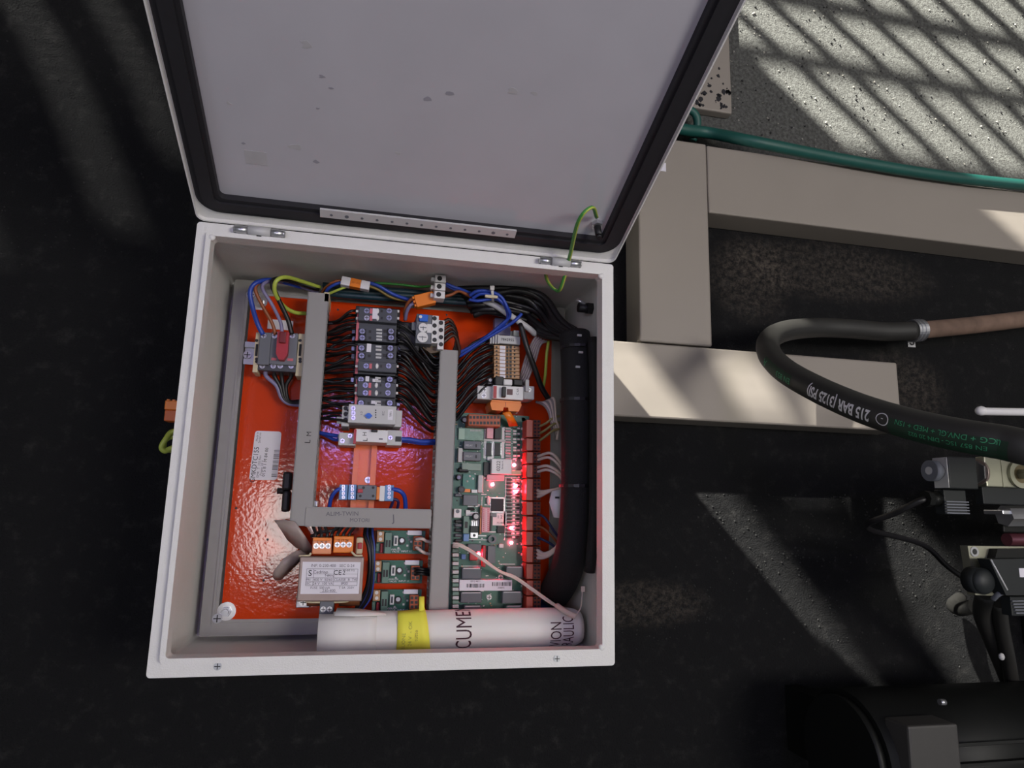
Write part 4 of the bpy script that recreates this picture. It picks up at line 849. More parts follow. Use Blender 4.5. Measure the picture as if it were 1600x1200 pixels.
# ---------------------------------------------------------------- wires right of the board
def bundle(name, items, r, m, label, group=None, **kw):
    for it in items: wire(name, it, r, m, label, group=group, **kw)
for i, (a, b2, mid) in enumerate((((838, 714, .13), (884, 742, .15), (860, 708, .155)), ((838, 719, .13), (884, 747, .15), (858, 715, .15)), ((838, 731, .13), (884, 752, .148), (855, 728, .15)), ((838, 738, .13), (884, 757, .146), (855, 734, .148)))):
    wire('white_wire', [a, mid, ((mid[0] + b2[0]) / 2 + 3, (mid[1] + b2[1]) / 2 - 3, .155), b2, (895, b2[1] + 6, .14)], .0021, m_whw, ('topmost', 'second', 'third', 'lowest')[i] + ' of four white wires bridging the board plugs and the black loom', group='four white bridging wires')
for i in range(3): wire('white_wire', [(838, 765 + i * 6, .13), (846, 768 + i * 3, .14), (862, 766, .15), (884, 760 + i, .15)], .0023, m_whw, 'white wire of the three-strand fan below the memory module level', group='fan of three white wires')
for i in range(3): wire('white_wire', [(836, 857 + i * 7, .13), (850, 865 + i * 3, .14), (866, 858 + i * 2, .15), (880, 842 + i * 2, .15), (890, 832, .14)], .0024, m_whw, 'white wire rising in the lower fan beside the red plugs', group='lower fan of white wires')
for i in range(3): wire(('blue_wire', 'brown_wire', 'blue_wire')[i], [(836, 803 + i * 18, .13), (850, 808 + i * 18, .14), (866, 830 + i * 12, .14), (880, 850 + i * 12, .13)], .0018, (M('dark_blue_insulation', '#232a55', .45), m_brown, M('dark_blue_insulation', '#232a55', .45))[i], ('upper dark blue', 'thin brown', 'lower dark blue')[i] + ' wire running from red plugs down to the loom')
for i in range(4): wire('dark_blue_wire', [(834, 935 + i * 5, .12), (850, 938 + i * 5, .122), (872, 948 + i * 3, .12)], .0025, M('deep_blue_insulation', '#16205a', .45), 'dark blue wire behind the paper roll', group='dark blue wires behind the roll')
for i in range(3): wire('yellow_wire', [(838, 668 + i * 12, .128), (852, 662 + i * 10, .14), (864, 653 + i * 10, .145), (874, 650 + i * 10, .14)], .0018, M('dull_yellow_insulation', '#8a7f52', .5), 'dull yellowish wire from the upper red plugs', group='yellowish wires at the upper plugs')
for i in range(6): wire('pale_wire', [(838 + i * 3, 628 + i, .125), (850 + i * 3, 633 - i * 2, .14), (858 + i * 2, 645 + i * 2, .145), (862 + i * 2, 662 + i, .14), (870, 672 + i * 3, .135)], .002, m_whw if i % 2 else m_gry, 'pale wire in the tangle below the breaker', group='pale tangle of wires right of breaker')
mb = MB(); mb.sheet([[P(862, 768, .176), P(878, 764, .18)], [P(858, 785, .178), P(880, 780, .182)], [P(865, 808, .176), P(879, 810, .18)]], .0015, m_label); fl_ = mb.build('wire_flag'); tag(fl_, 'white paper wire flag with a black mark hanging from the loom', 'tag')
mb = MB(); mb.box(*R(868, 776, 874, 779, .1835), .181, .1835, m_ink); mb.build('marking', fl_)
for i in range(5): wire('grey_wire', [(838 + i * 4, 525 + i * 2, .15), (832 + i * 3, 535 + i, .15), (824 + i * 3, 552 + i * 3, .145), (817 + i, 575 + i * 6, .138), (813, 590 + i * 3, .13)], .0018, m_gry, ORD[i] + ' thin grey wire from the top fanning onto the terminal strip', group='grey wires fanning to the terminal strip')
wire('green_yellow_wire', [(857, 533, .15), (854, 555, .15), (852, 585, .14), (848, 610, .125)], .0022, m_yel, 'yellow green wire hanging down left of the black loom')
wire('black_cable', [(813, 505, .16), (824, 545, .158), (835, 575, .15), (846, 605, .14), (858, 625, .13)], .004, m_wire, 'black cable slanting across the wires right of the terminal strip', 'cable')
# cable loom and shade tube along the right wall
lo = T('cable_loom', 'thick black fabric sleeved cable loom along the right wall', 'cable loom', (*P(895, 760, ZP).xy, ZP))
LX, LZ = .4752, .205
mb = MB(); mb.tube([(LX - .002, .414, LZ - .006), (LX, .37, LZ), (LX, .28, LZ + .002), (LX, .19, LZ), (LX - .002, .125, LZ - .012), (LX - .004, .085, LZ - .045), (LX - .005, .062, LZ - .08)], lambda f: .0212 + .0008 * math.sin(f * 9), m_sleeve, 20, 8); mb.build('sleeve', lo)
mb = MB(); mb.tube([(.489, .40, .235), (.4893, .34, .24), (.4893, .24, .24), (.489, .16, .236), (.488, .10, .222)], lambda f: .0088 - .002 * f, m_sleeve, 12, 6); mb.build('wall_shade_tube', lo)  # black tube added in place of the shade on the right wall
for yy in (.318, .205, .39):
    mb = MB(); mb.ring((LX, yy, LZ + .001), (0, 1, 0), .0232, .0218, .004, m_wire, 20); mb.build('cable_tie', lo)
for yy, dx in ((.405, -.004), (.382, -.002), (.362, -.006)):
    mb = MB(); mb.box(LX + dx - .003, LX + dx + .003, yy - .0015, yy + .0015, LZ + .0205, LZ + .0235, m_whitegrey, .0005); mb.build('tie_end', lo)
for i in range(9):
    y = 455 + i * 4.2
    j_ = lambda a_: random.uniform(-a_, a_)
    wire('black_cable', [(716 + i * 3, y - 4 + i, .135 + .003 * (i % 3)), (760 + j_(8), 452 + i * 4 + j_(5), .15 + j_(.006)), (805 + i * 3 + j_(8), 450 + i * 6 + j_(6), .16 - i * .003 + j_(.006)), (850 - i * 3 + j_(5), 465 + i * 5 + j_(5), .168 - i * .004), (876 - i * 3 + j_(3), 500 + i * 3, .185 - i * .003), (.485 - .0035 * (i % 6), .405, .208 - .004 * (i // 3))], .0046, m_wire, ORD[i] + ' black cable from the top wall of the bundle sweeping into the loom', 'cable', group='black cables along the top')
wire('black_cable', [(880, 505, .17), (905, 522, .18), (922, 555, .178), (930, 595, .165), (928, 640, .15)], .005, m_wire, 'black cable looping out beside the right wall', 'cable')
wire('black_cable', [(875, 515, .165), (895, 535, .172), (912, 565, .165), (915, 610, .15)], .0045, m_wire, 'inner black cable looping beside the right wall', 'cable')
mb = MB(); mb.cyl((.474, .462, .205), (.486, .456, .205), .0025, m_steel, 10); mb.cyl((.478, .452, .2), (.4983, .452, .2), .0065, m_black, 12); mb.cyl((.490, .452, .2), (.4983, .452, .2), .0085, m_black, 6, smooth=False); tag(mb.build('cable_gland'), 'dark cable gland with chrome pin in the upper right wall', 'gland')
wire('white_cable', [(756, 470, .155), (775, 478, .16), (800, 495, .16), (825, 512, .158), (836, 522, .15)], .0045, m_whitegrey, 'pale grey cable slanting under the blue wires', 'cable')
for i in range(3):
    wire('dark_cable', [(505, 446 + i * 6, .125), (560, 451 + i * 6, .13), (620, 455 + i * 6, .13), (680, 460 + i * 5, .13), (735, 462 + i * 6, .135)], .005, M('dark_teal_cable', ('#16303a', '#1a2238', '#10201f')[i], .45), ('uppermost', 'middle', 'lowest')[i] + ' of three dark cables lying along the top frame edge', 'cable', group='dark cables along the top frame')
# blue wires at top
bl = [[(734, 462, .17), (745, 455, .178), (765, 455, .18), (783, 464, .18), (793, 482, .175), (796, 495, .165), (780, 510, .155), (755, 530, .145), (720, 552, .13), (706, 560, .125)],
      [(738, 466, .168), (752, 459, .176), (770, 462, .178), (786, 474, .175), (797, 490, .165), (785, 507, .155), (758, 527, .145), (722, 549, .13), (706, 557, .125)],
      [(815, 490, .165), (806, 500, .165), (790, 511, .158), (760, 529, .148), (724, 553, .132), (707, 562, .125)],
      [(733, 468, .166), (748, 470, .17), (775, 467, .172), (790, 480, .17), (792, 500, .16), (770, 519, .15), (730, 545, .135), (706, 554, .125)]]
for i, b2 in enumerate(bl): wire('blue_wire', b2, .0024, m_blue, ('outermost', 'second', 'loose-ended', 'innermost')[i] + ' blue wire looping above the terminal strip into the right duct', ends=None)
mb = MB(); p0, p1 = P(769, 450, .19), P(770, 471, .17); mb.cyl(p0, p1, .002, m_white, 8); mb.box(p0.x - .003, p0.x + .003, p0.y - .003, p0.y + .003, p0.z - .002, p0.z + .002, m_white, .0006); mb.box(P(758, 462, .182).x, P(778, 462, .182).x, P(768, 463, .182).y - .002, P(768, 463, .182).y + .002, .179, .182, m_cream, .0006); tag(mb.build('cable_tie'), 'small white cable tie around the looping blue wires', 'cable tie')
# connector block, orange plug and in-line connector at top
cb = T('connector_block', 'white three pole screw connector block against the top wall', 'connector block', (*P(687, 450, .17).xy, .16))
for i in range(3):
    px, py = 689 - i * .8, 436 + i * 12.5
    s_ = pbox(cb, 'pole', (px - 9, py - 6.5, px + 8, py + 5), .165, .185, m_white, .001); pbox(s_, 'neck', (px - 15, py - 3, px - 9, py + 3), .168, .178, m_white, .001)
    mb = MB(); p = P(px - 2, py - 1, .185); mb.cyl(p, p + Vector((0, 0, .0004)), .0034, m_black, 14); mb.build('screw_hole', s_)
oc2 = T('orange_plug', 'orange three way plug left of the white connector block', 'plug', (*P(664, 466, .16).xy, .15))
an = math.radians(19); p = P(664, 467, .172); mt = Matrix.Translation(p) @ Matrix.Rotation(an, 4, 'Z')
mb = MB(); mb.box(-.0135, .0135, -.0085, .0085, -.014, 0, m_orp, .001, mt); mb.build('body', oc2)
for k in range(3): mb = MB(); mb.box(-.016, -.0135, -.007 + k * .0055, -.0035 + k * .0055, -.01, -.001, m_orp, .0005, mt); mb.build('tooth', oc2)
ic = T('inline_connector', 'orange and white in-line wire connector lying on the top edge', 'connector', (*P(555, 442, .15).xy, .14))
p = P(556, 442, .162); mt = Matrix.Translation(p) @ Matrix.Rotation(math.radians(-7), 4, 'Z')
for a0_, a1_, m in ((-.0195, -.0075, m_label), (-.0075, .0065, m_orp), (.0065, .0185, m_label)): mb = MB(); mb.box(a0_, a1_, -.006, .006, -.012, 0, m, .0008, mt); mb.build('section', ic)
letter(ic, '221-412', .0034, m_ordk, P(556, 442, .1623), math.radians(-7))
for pts, r_, m, l_ in (([(536, 441, .155), (524, 444, .155), (512, 452, .145), (508, 462, .13)], .0022, m_blue, 'blue wire into the left end of the in-line connector'), ([(536, 437, .155), (520, 441, .155), (508, 450, .14), (503, 458, .13)], .0018, m_brown, 'brown wire into the left end of the in-line connector'),
                       ([(574, 441, .155), (592, 447, .155), (615, 460, .15), (640, 469, .15)], .0026, m_blue, 'blue wire from in-line connector toward the orange plug'), ([(572, 446, .153), (590, 452, .15), (612, 465, .145), (640, 471, .145)], .002, M('olive_insulation', '#7b6630', .45), 'olive wire from in-line connector toward the orange plug'),
                       ([(541, 448, .15), (528, 453, .148), (514, 459, .14)], .0018, m_yel, 'short yellow green wire below the in-line connector'), ([(585, 442, .14), (620, 444, .142), (655, 448, .145), (675, 447, .165)], .0018, m_gy, 'green wire along the top wall toward the white connector block'),
                       ([(652, 463, .165), (645, 466, .166), (637, 474, .16), (632, 488, .15), (634, 500, .145)], .0022, m_brown, 'brown wire from the orange plug down to the contactors'), ([(653, 472, .162), (643, 476, .162), (636, 486, .155), (633, 500, .145)], .0026, m_violet, 'violet wire from the orange plug down to the contactors'),
                       ([(697, 443, .172), (708, 448, .172), (720, 452, .168), (735, 458, .16)], .0024, m_blue, 'blue wire from the right side of the connector block'), ([(697, 446, .17), (710, 452, .168), (722, 455, .165), (736, 460, .158)], .0022, M('navy_blue_insulation', '#2e3f8a', .45), 'navy wire from the right side of the connector block'),
                       ([(695, 463, .172), (706, 460, .172), (718, 455, .168), (736, 464, .16)], .0022, m_brown, 'brown wire from the lowest pole of the connector block')):
    wire('connection_wire', pts, r_, m, l_)
mb = MB(); p = P(511, 463, .15); mb.box(p.x - .004, p.x + .003, p.y - .008, p.y + .006, .10, .15, m_cream, .001); tag(mb.build('duct_clip'), 'pale clip at the upper end of the left duct', 'clip')
pbox(None, 'rail_stop', (485, 782, 496, 792), ZP, .125, m_zinc, .001); o_ = bpy.data.objects['rail_stop']; tag(o_, 'small metal stop above the left end of horizontal duct', 'stop')

# ---------------------------------------------------------------- rolled document, note and white cord
rd = T('document_roll', 'rolled white document with wine coloured lettering along the cabinet bottom', 'paper roll', (*P(710, 985, .15).xy, .152))
ya, yb = P(720, 957, .185).y, P(720, 1009, .165).y; RR = .0245; zc = ZD + RR + .001
A, B = P(519, 989, zc), P(906, 979, zc); axis = (B - A); A.z = B.z = zc
ym = (A.y + B.y) / 2; tdir = (B - A).normalized(); sdir = Vector((-tdir.y, tdir.x, 0))
def roll(s_, ang, r=RR): return A + tdir * s_ + sdir * (r * math.cos(ang)) + Vector((0, 0, r * math.sin(ang)))
L_ = (B - A).length
def rad(f): return RR * (1 - .0 * f) * (1 - .22 * max(0, (f - .965) / .035)) * (1 + .03 * math.sin(f * 17) * .3)
mb = MB(); n = 28; rings = []
for i in range(41):
    f = i / 40; rings.append([mb.bm.verts.new(roll(f * L_, 2 * math.pi * k / n, rad(f) * (1 + .012 * math.sin(k * 2.1 + i * .3)))) for k in range(n)])
mb._fin([mb.bm.faces.new((a[k], b2[k], b2[(k + 1) % n], a[(k + 1) % n])) for a, b2 in zip(rings, rings[1:]) for k in range(n)], m_paper, True)
for r_, s_ in ((rings[0], 1), (rings[-1], -1)):
    c = sum((v.co for v in r_), Vector()) / n + tdir * .006 * s_; cv = mb.bm.verts.new(c)
    mb._fin([mb.bm.faces.new((r_[k], r_[(k + 1) % n], cv) if s_ > 0 else (r_[(k + 1) % n], r_[k], cv)) for k in range(n)], m_dark)
mb.build('roll', rd)
mb = MB()
rows = [[roll(.004 + .012 * j - .02 * (j == 0), a, RR * (1.02 + .10 * max(0, 1.9 - j) * .3)) + Vector((0, 0, 0)) for j in range(5)] for a in (2.9, 2.4, 1.9, 1.4, .9, .45)]
mb.sheet(rows, .0008, m_paper); mb.build('loose_edge', rd)
rows = [[P(527, 950, .18), P(560, 951, .183), P(600, 957, .186)], [P(522, 962, .2), P(560, 963, .2015), P(604, 961, .198)]]
mb = MB(); mb.sheet(rows, .0008, m_paper); mb.build('loose_flap', rd)
def rolltext(s, size, f, aoff, m, sp=1.0):
    mb = MB()
    # letters read up the roll; their tops point to the left end
    write(mb, s, size, m, lambda x, y: roll(f * L_ - y, math.radians(90) + aoff - x * sp / RR, RR * 1.018) if False else roll(f * L_ - y, math.radians(90) + aoff - x * sp / RR, RR * 1.02))
    for fc in mb.bm.faces: fc.smooth = False
    return mb.build('lettering', rd)
rolltext('OCUMEN', .028, .505, math.radians(-8), m_inkwine, .68)
rolltext('VION', .0205, .878, math.radians(14), m_inkwine, .68); rolltext('RAULIC', .0205, .930, math.radians(6), m_inkwine, .58)
nt_ = T('sticky_note', 'yellow sticky note with faint handwriting stuck on the paper roll', 'note', (*P(645, 983, zc).xy, zc + RR))
sA, sB = (P(621, 985, .2) - A).dot(tdir), (P(664, 985, .2) - A).dot(tdir)
rows = []
for i in range(8):
    f = i / 7; an = math.radians(22 + 115 * f); lift = RR * (1.035 + (.10 * (1 - f * 2) if f < .5 else 0))
    rows.append([roll(sA + (sB - sA) * g + (.004 * f if g > .5 else .0015 * f) * 2 * g, an - (.10 * g if i == 7 else 0), lift + (.0035 * g * g)) for g in (0, .25, .5, .75, 1)])
mb = MB(); mb.sheet(rows, .0004, m_note); mb.build('sheet', nt_)
rows = [[roll(sA + (sB - sA) * g, math.radians(22 + 8 * h) , RR * 1.14 + .002 + (1 - h) * .006) for g in (.78, .98)] for h in (-1.2, 0, 1.2)]
mb = MB(); mb.sheet(rows, .0004, m_note); mb.build('curled_corner', nt_)
for s, g, a, sz in (('BUONE', .24, 108, .006), ('24 V  - OK', .47, 88, .006), ('Carlo', .68, 92, .006)):
    mb = MB(); write(mb, s if s != 'Carlo' else 'tutte', sz, M('faint_pencil', '#a39f4a', .7), lambda x, y: roll(sA + (sB - sA) * g - y, math.radians(a) - x / RR, RR * 1.035 + .0035 * g * g + .0008 + (RR * .1 * max(0, 1 - 2 * (math.degrees(math.radians(a) - x / RR) - 22) / 115)))); mb.build('handwriting', nt_)
wc = T('white_twine', 'twisted white two-strand twine slanting across the main board to the roll', 'twine', (*P(800, 905, .16).xy, .15))
cp = [(708, 850, .152), (718, 851, .156), (735, 860, .157), (755, 874, .157), (780, 892, .156), (805, 902, .155), (830, 919, .16), (855, 937, .172), (878, 952, .192), (897, 964, .208)]
for k in range(2):
    mb = MB(); mb.tube([P(x, y + (2.2 if k else -.8) * (1 - .5 * (i in (4, 8))), z) for i, (x, y, z) in enumerate(cp)], .0014, m_whw, 7, 6); mb.build('strand', wc)
mb = MB(); mb.tube([P(870, 946, .186), P(880, 953, .196), P(890, 959, .205), P(900, 963, .208)], .0036, m_whw, 8, 4); mb.build('frayed_end', wc)
mb = MB(); mb.tube([P(900, 962, .206), P(907, 950, .2), P(909, 935, .19), P(910, 921, .185)], .0009, m_whw, 6, 5); mb.build('loose_thread', wc)
mb = MB(); mb.box(*R(908, 916, 914, 925, .188), .186, .188, m_whw, .0005); mb.build('thread_tip', wc)

# plug and wires hanging outside the left wall
t = T('hanging_orange_plug', 'orange plug sticking out under the left rim of the cabinet', 'plug', (*P(266, 641, .2).xy, .19))
x0, x1, y0, y1 = R(256, 626, 284, 658, .215); x1 = .0008
mb = MB(); mb.box(x0, x1, y0 + (y1 - y0) * .55, y1, .195, .215, m_orp, .001); mb.build('upper_half', t)
mb = MB(); mb.box(x0 + .0005, x1, y0, y0 + (y1 - y0) * .55, .195, .2135, M('deep_orange_plastic', '#c05a1c', .45), .001); mb.build('lower_half', t)
for k in range(5): mb = MB(); q = x0 + (x1 - x0) * (k + .25) / 5; mb.box(q, q + .003, y1, y1 + .0015, .20, .214, m_orp); mb.build('ridge', t)
wire('green_yellow_wire', [Vector((.0008, P(276, 672, .2).y, .2)), (270, 674, .2), (258, 687, .205), (252, 699, .205), (258, 705, .203), (268, 700, .2), Vector((.0008, P(280, 692, .2).y, .2))], .003, m_yel, 'yellow green wire loop hanging outside the left cabinet wall')
wire('green_yellow_wire', [Vector((.0008, P(278, 676, .19).y, .19)), (264, 684, .195), (256, 697, .195), (263, 704, .194), Vector((.0008, P(280, 699, .19).y, .19))], .003, m_yel, 'second yellow green wire loop behind the first outside the cabinet')

# ---------------------------------------------------------------- hoses on the right
hp = [P(1378, 518, .09), P(1330, 514, .095), P(1275, 512, .105), P(1228, 517, .14), P(1203, 530, .18), P(1202, 552, .22), P(1225, 578, .27), P(1275, 607, .335), P(1340, 636, .40), P(1410, 659, .455), P(1480, 676, .50), P(1560, 690, .54), P(1660, 702, .57)]
hp += [Vector((1.0, .27, .55)), Vector((1.3, .26, .40)), Vector((1.6, .25, .20)), Vector((1.78, .24, .02))]
hs = [P(1425, 517, .09)] + hp
hy = T('hydraulic_hose', 'thick black hydraulic hose bending back over the lower beam', 'hose', (*P(1205, 545, .05).xy, .06))
HR = .0165
mb = MB(); mb.tube(hs, HR, m_rubber, 18, 10); mb.build('tube', hy)
path = spline(hs, 40); cum = [0]
for a, b2 in zip(path, path[1:]): cum.append(cum[-1] + (b2 - a).length)
def at(s):
    s = max(0, min(cum[-1] - 1e-6, s)); lo_, hi = 0, len(cum) - 1
    while hi - lo_ > 1:
        m_ = (lo_ + hi) // 2
        if cum[m_] <= s: lo_ = m_
        else: hi = m_
    f = (s - cum[lo_]) / (cum[hi] - cum[lo_]); return path[lo_].lerp(path[hi], f), (path[hi] - path[lo_]).normalized()
def s_of(p):
    d = (p - CW).normalized(); return min(range(len(path)), key=lambda i: ((path[i] - CW) - d * (path[i] - CW).dot(d)).length)
V0 = Vector((-.62, -.50, .60)).normalized()
def hosefn(s0, twist=0, sq=1):
    def fn(x, y):
        c, t_ = at(s0 - x * sq); v = (V0 - t_ * V0.dot(t_)).normalized(); u = t_.cross(v); a = y / HR + twist
        return c + (v * math.cos(a) + u * math.sin(a)) * (HR * 1.02)
    return fn
def hosetext(s, size, px, py, z, m, tw=0, sq=1, parent=hy):
    mb = MB(); write(mb, s, size, m, hosefn(cum[s_of(P(px, py, z))], tw, sq)); return mb.build('lettering', parent)
hosetext('215 BAR (3125 PSI)', .0178, 1326, 625, .37, m_white, -.25, .70)
mb = MB(); fn = hosefn(cum[s_of(P(1397, 653, .44))], -.3)
V1 = [[fn(r_ * math.cos(a * math.pi / 12) * 1.15, r_ * math.sin(a * math.pi / 12)) for r_ in (.0058, .0068)] for a in range(24)]
VV = [[mb.bm.verts.new(p) for p in q] for q in V1]; mb._fin([mb.bm.faces.new((VV[i][0], VV[i][1], VV[(i + 1) % 24][1], VV[(i + 1) % 24][0])) for i in range(24)], m_white); write(mb, '-', .01, m_white, fn); mb.build('round_mark', hy)
def band(pa, pb, tw0, tw1, m, nm):
    sa, sb_ = cum[s_of(pa)], cum[s_of(pb)]; mb = MB(); fa = hosefn(0)
    G_ = []
    for i in range(25):
        c, t_ = at(sa + (sb_ - sa) * i / 24); v = (V0 - t_ * V0.dot(t_)).normalized(); u = t_.cross(v)
        G_.append([mb.bm.verts.new(c + (v * math.cos(a) + u * math.sin(a)) * HR * 1.006) for a in (tw0 + (tw1 - tw0) * k / 5 for k in range(6))])
    mb._fin([mb.bm.faces.new((G_[i][k], G_[i + 1][k], G_[i + 1][k + 1], G_[i][k + 1])) for i in range(24) for k in range(5)], m, True); mb.build(nm, hy)
m_gband = M('dark_green_hose_band', '#12301f', .55, var=.3)
band(P(1212, 565, .245), P(1252, 597, .305), -.6, .25, m_gband, 'green_band'); band(P(1405, 657, .45), P(1590, 694, .55), -.55, .8, m_gband, 'green_band')
hosetext('EN 853', .011, 1241, 588, .29, m_grnink, -.1); hosetext('A', .014, 1214, 568, .25, m_grnink, -.1)
hosetext('USCG + DNV.GL + MED + 1SN', .0074, 1488, 677, .51, m_grnink, -.42); hosetext('EN 857 1SC - DIN 20 022', .0065, 1490, 679, .512, m_grnink, .08)
t = T('tan_sleeved_hose', 'dusty tan sleeved hose at the right, joined to the black hose', 'hose', (*P(1510, 508, .06).xy, .05))
mb = MB(); mb.tube([P(1420, 517, .088), P(1460, 514, .088), P(1520, 508, .088), P(1580, 501, .088), P(1680, 488, .088)], .0155, m_tan, 16, 6); mb.build('sleeve', t)
t = T('hose_clamp', 'shiny steel band clamp where the black hose meets the tan one', 'hose clamp', (*P(1430, 517, .07).xy, .05))
c0, c1 = P(1424, 517, .0885), P(1439, 516, .0885); d_ = (c1 - c0).normalized()
mb = MB(); mb.ring(c0, d_, .0195, .0168, (c1 - c0).length, m_steel, 28)
for f in (.25, .6): mb.ring(c0 + d_ * f * (c1 - c0).length, d_, .0203, .0195, .002, m_zinc, 28)
mb.build('band', t)
p = P(1424, 536, .055); mb = MB(); mb.box(p.x - .008, p.x + .008, p.y - .008, p.y + .007, .05, .056, m_steel, .0008); lg = mb.build('lug', t); mb = MB(); mb.ring((p.x, p.y, .056), (0, 0, 1), .0045, .0028, .001, m_black, 16); mb.build('lug_hole', lg)
mb = MB(); mb.cyl((p.x, p.y + .006, .053), c0 + Vector((.006, -.015, -.01)), .003, m_zinc, 8); mb.build('strap', t)
gp = [(1040, 196, .04), (1070, 203, .034), (1110, 208, .03), (1180, 222, .075), (1300, 246, .075), (1420, 267, .075), (1520, 281, .075), (1650, 294, .075)]
wire('green_hose', gp, .0105, m_greenhose, 'green garden hose lying along the far edge of upper beam', 'hose', n=14)
wire('green_hose', [(1082, 220, .012), (1089, 200, .02), (1088, 182, .028), (1078, 172, .03), (1066, 176, .028)], .007, m_greenhose, 'short green hose loop behind the lid edge', 'hose', n=12)
mb = MB(); mb.tube([P(1530, 642, .30), P(1545, 643, .30), P(1680, 645, .30)], .0055, m_white, 12, 4); mb.sph(P(1533, 642, .30), .0072, m_white, 1.2, .95, .9, 12); tag(mb.build('white_rod'), 'white rod with a rounded head at the right edge', 'rod')

# ---------------------------------------------------------------- hydraulic valve and motor at the right
zv = .33
vb = T('valve_block', 'machined hydraulic valve block with chrome fittings at the right edge', 'valve', (*P(1590, 750, .2).xy, 0))
x0, x1, y0, y1 = R(1540, 716, 1680, 763, zv); x1 = 1.45
mb = MB(); mb.box(x0, x1, y0, y1, zv - .014, zv, m_alu, .0015); mb.build('block', vb)
mb = MB(); mb.box(P(1592, 790, 0).x, 1.6, P(1500, 840, 0).y, y1 - .002, 0, zv - .014, m_cast, .002); mb.build('pedestal', vb)
xs_ = P(1565, 740, zv).x; mb = MB(); mb.box(xs_, xs_ + .0012, y0, y1, zv, zv + .0008, m_alu); mb.build('edge_line', vb)
p = P(1592, 741, zv); mb = MB(); mb.ring(p, (0, 0, 1), .0185, .012, .004, m_alu, 24); mb.cyl(p, p + Vector((0, 0, .003)), .012, M('bronze_port', '#6b6048', .4, .6), 20); mb.cyl(p, p + Vector((0, 0, .02)), .007, m_alu, 6, smooth=False); mb.build('port_fitting', vb)
c0 = P(1524, 738, zv - .012); c1 = Vector((x0 + .001, c0.y, c0.z)); mb = MB(); mb.cyl(c0, c1, .0155, m_steel, 6, smooth=False, rot=.3); mb.cyl(c0.lerp(c1, .45), c1 + Vector((.001, 0, 0)), .017, m_brass, 20); mb.build('hex_nut', vb)
mb = MB(); q0, q1 = P(1569, 806, .28), P(1850, 806, .28); mb.cyl(q0, q1, .0145, m_steel, 6, smooth=False); mb.build('side_fitting', vb)
mb = MB(); mb.box(*R(1568, 820, 1850, 835, .27), .255, .27, m_cast, .002); mb.build('lower_body', vb)
mb = MB(); q0, q1 = P(1573, 843, .26), P(1850, 843, .26); mb.cyl(q0, q1, .009, M('dull_red_fitting', '#6a3a40', .4, .3), 12); mb.build('red_fitting', vb)
mb = MB(); mb.box(*R(1567, 797, 1590, 804, .29), .26, .29, m_steel, .001); mb.build('bracket', vb)
mb = MB(); mb.box(*R(1536, 763, 1850, 792, .322), .31, .322, m_coil, .001); mb.build('side_plate', vb)
so = T('solenoid_coil', 'dark square solenoid coil with round end nut, left of the valve block', 'solenoid', (*P(1500, 750, .25).xy, .25))
x0, x1, y0, y1 = R(1483, 714, 1527, 764, zv + .004)
mb = MB(); mb.box(x0, x1, y0, y1, zv - .02, zv + .004, m_coil, .0015); mb.build('coil', so)
mb = MB(); mb.box(x0 - .0012, x0, y0 + .001, y1 - .001, zv - .0195, zv + .003, m_whitegrey, .0005); mb.build('steel_yoke', so)
cy_ = (y0 + y1) / 2; c = Vector((x0 - .0012, cy_ + .002, zv - .008))
mb = MB(); mb.cyl(c - Vector((.008, 0, 0)), c, .0085, m_steel, 20); mb.build('stem', so)
mb = MB(); mb.cyl(c - Vector((.017, 0, 0)), c - Vector((.008, 0, 0)), .0135, m_mid, 24); mb.cyl(c - Vector((.0185, 0, 0)), c - Vector((.017, 0, 0)), .005, m_whitegrey, 16); mb.build('end_nut', so)
cx0, cx1, cy0, cy1 = R(1478, 768, 1513, 804, zv - .01)
mb = MB(); mb.box(cx0, cx1, cy0, y0 - .0005, zv - .028, zv - .012, m_coil, .0015); cn = mb.build('plug_housing', so)
for k in range(5): q = cy0 + .001 + k * .0036; mb = MB(); mb.box(cx0, cx1, q, q + .0016, zv - .012, zv - .009, m_mid); mb.build('rib', cn)
g0 = Vector((cx0, (cy0 + y0) / 2 + .003, zv - .022)); mb = MB(); mb.cyl(g0 - Vector((.012, 0, 0)), g0, .009, m_cast, 14); mb.cyl(g0 - Vector((.02, 0, 0)), g0 - Vector((.012, 0, 0)), .0105, m_cast, 8, smooth=False); mb.build('cable_gland', so)
wire('solenoid_cable', [g0 - Vector((.018, 0, 0)), g0 - Vector((.028, .004, .004)), g0 - Vector((.038, .018, .03)), g0 - Vector((.036, .04, .09)), (1440, 850, .16), (1480, 885, .14), (1516, 910, .13)], .0042, m_wire, 'black cable drooping from the solenoid plug to the lower connector', 'cable')
zm = .30
mo = T('pump_motor', 'dark pump unit with steel corner plate and ribbed connector at right', 'pump', (*P(1580, 930, .1).xy, 0))
p0, p1, p2, p3 = P(1512, 853, zm), P(1680, 855, zm), P(1690, 935, zm), P(1524, 930, zm)
mb = MB(); mb.prism([tuple(v.xy) for v in (p0, p1, p2, p3)], zm - .012, zm, m_alu); mb.build('corner_plate', mo)
mb = MB(); p = P(1522, 862, zm); mb.ring(p, (0, 0, 1), .0065, .0038, .001, m_steel, 18); mb.cyl(p, p + Vector((0, 0, .0006)), .0038, m_black, 14); mb.build('plate_hole', mo)
mb = MB(); mb.prism([tuple(P(x, y, zm).xy) for x, y in ((1546, 857), (1690, 855), (1690, 900), (1535, 900), (1524, 890), (1540, 878))], zm, zm + .012, m_cast); mb.build('flange', mo)
mb = MB(); q0 = [P(x, y, zm + .03) for x, y in ((1546, 874), (1690, 872), (1690, 930), (1572, 930), (1560, 905))]
mb.prism([tuple(v.xy) for v in q0], zm + .012, zm + .03, m_coil); hs_ = mb.build('housing', mo)
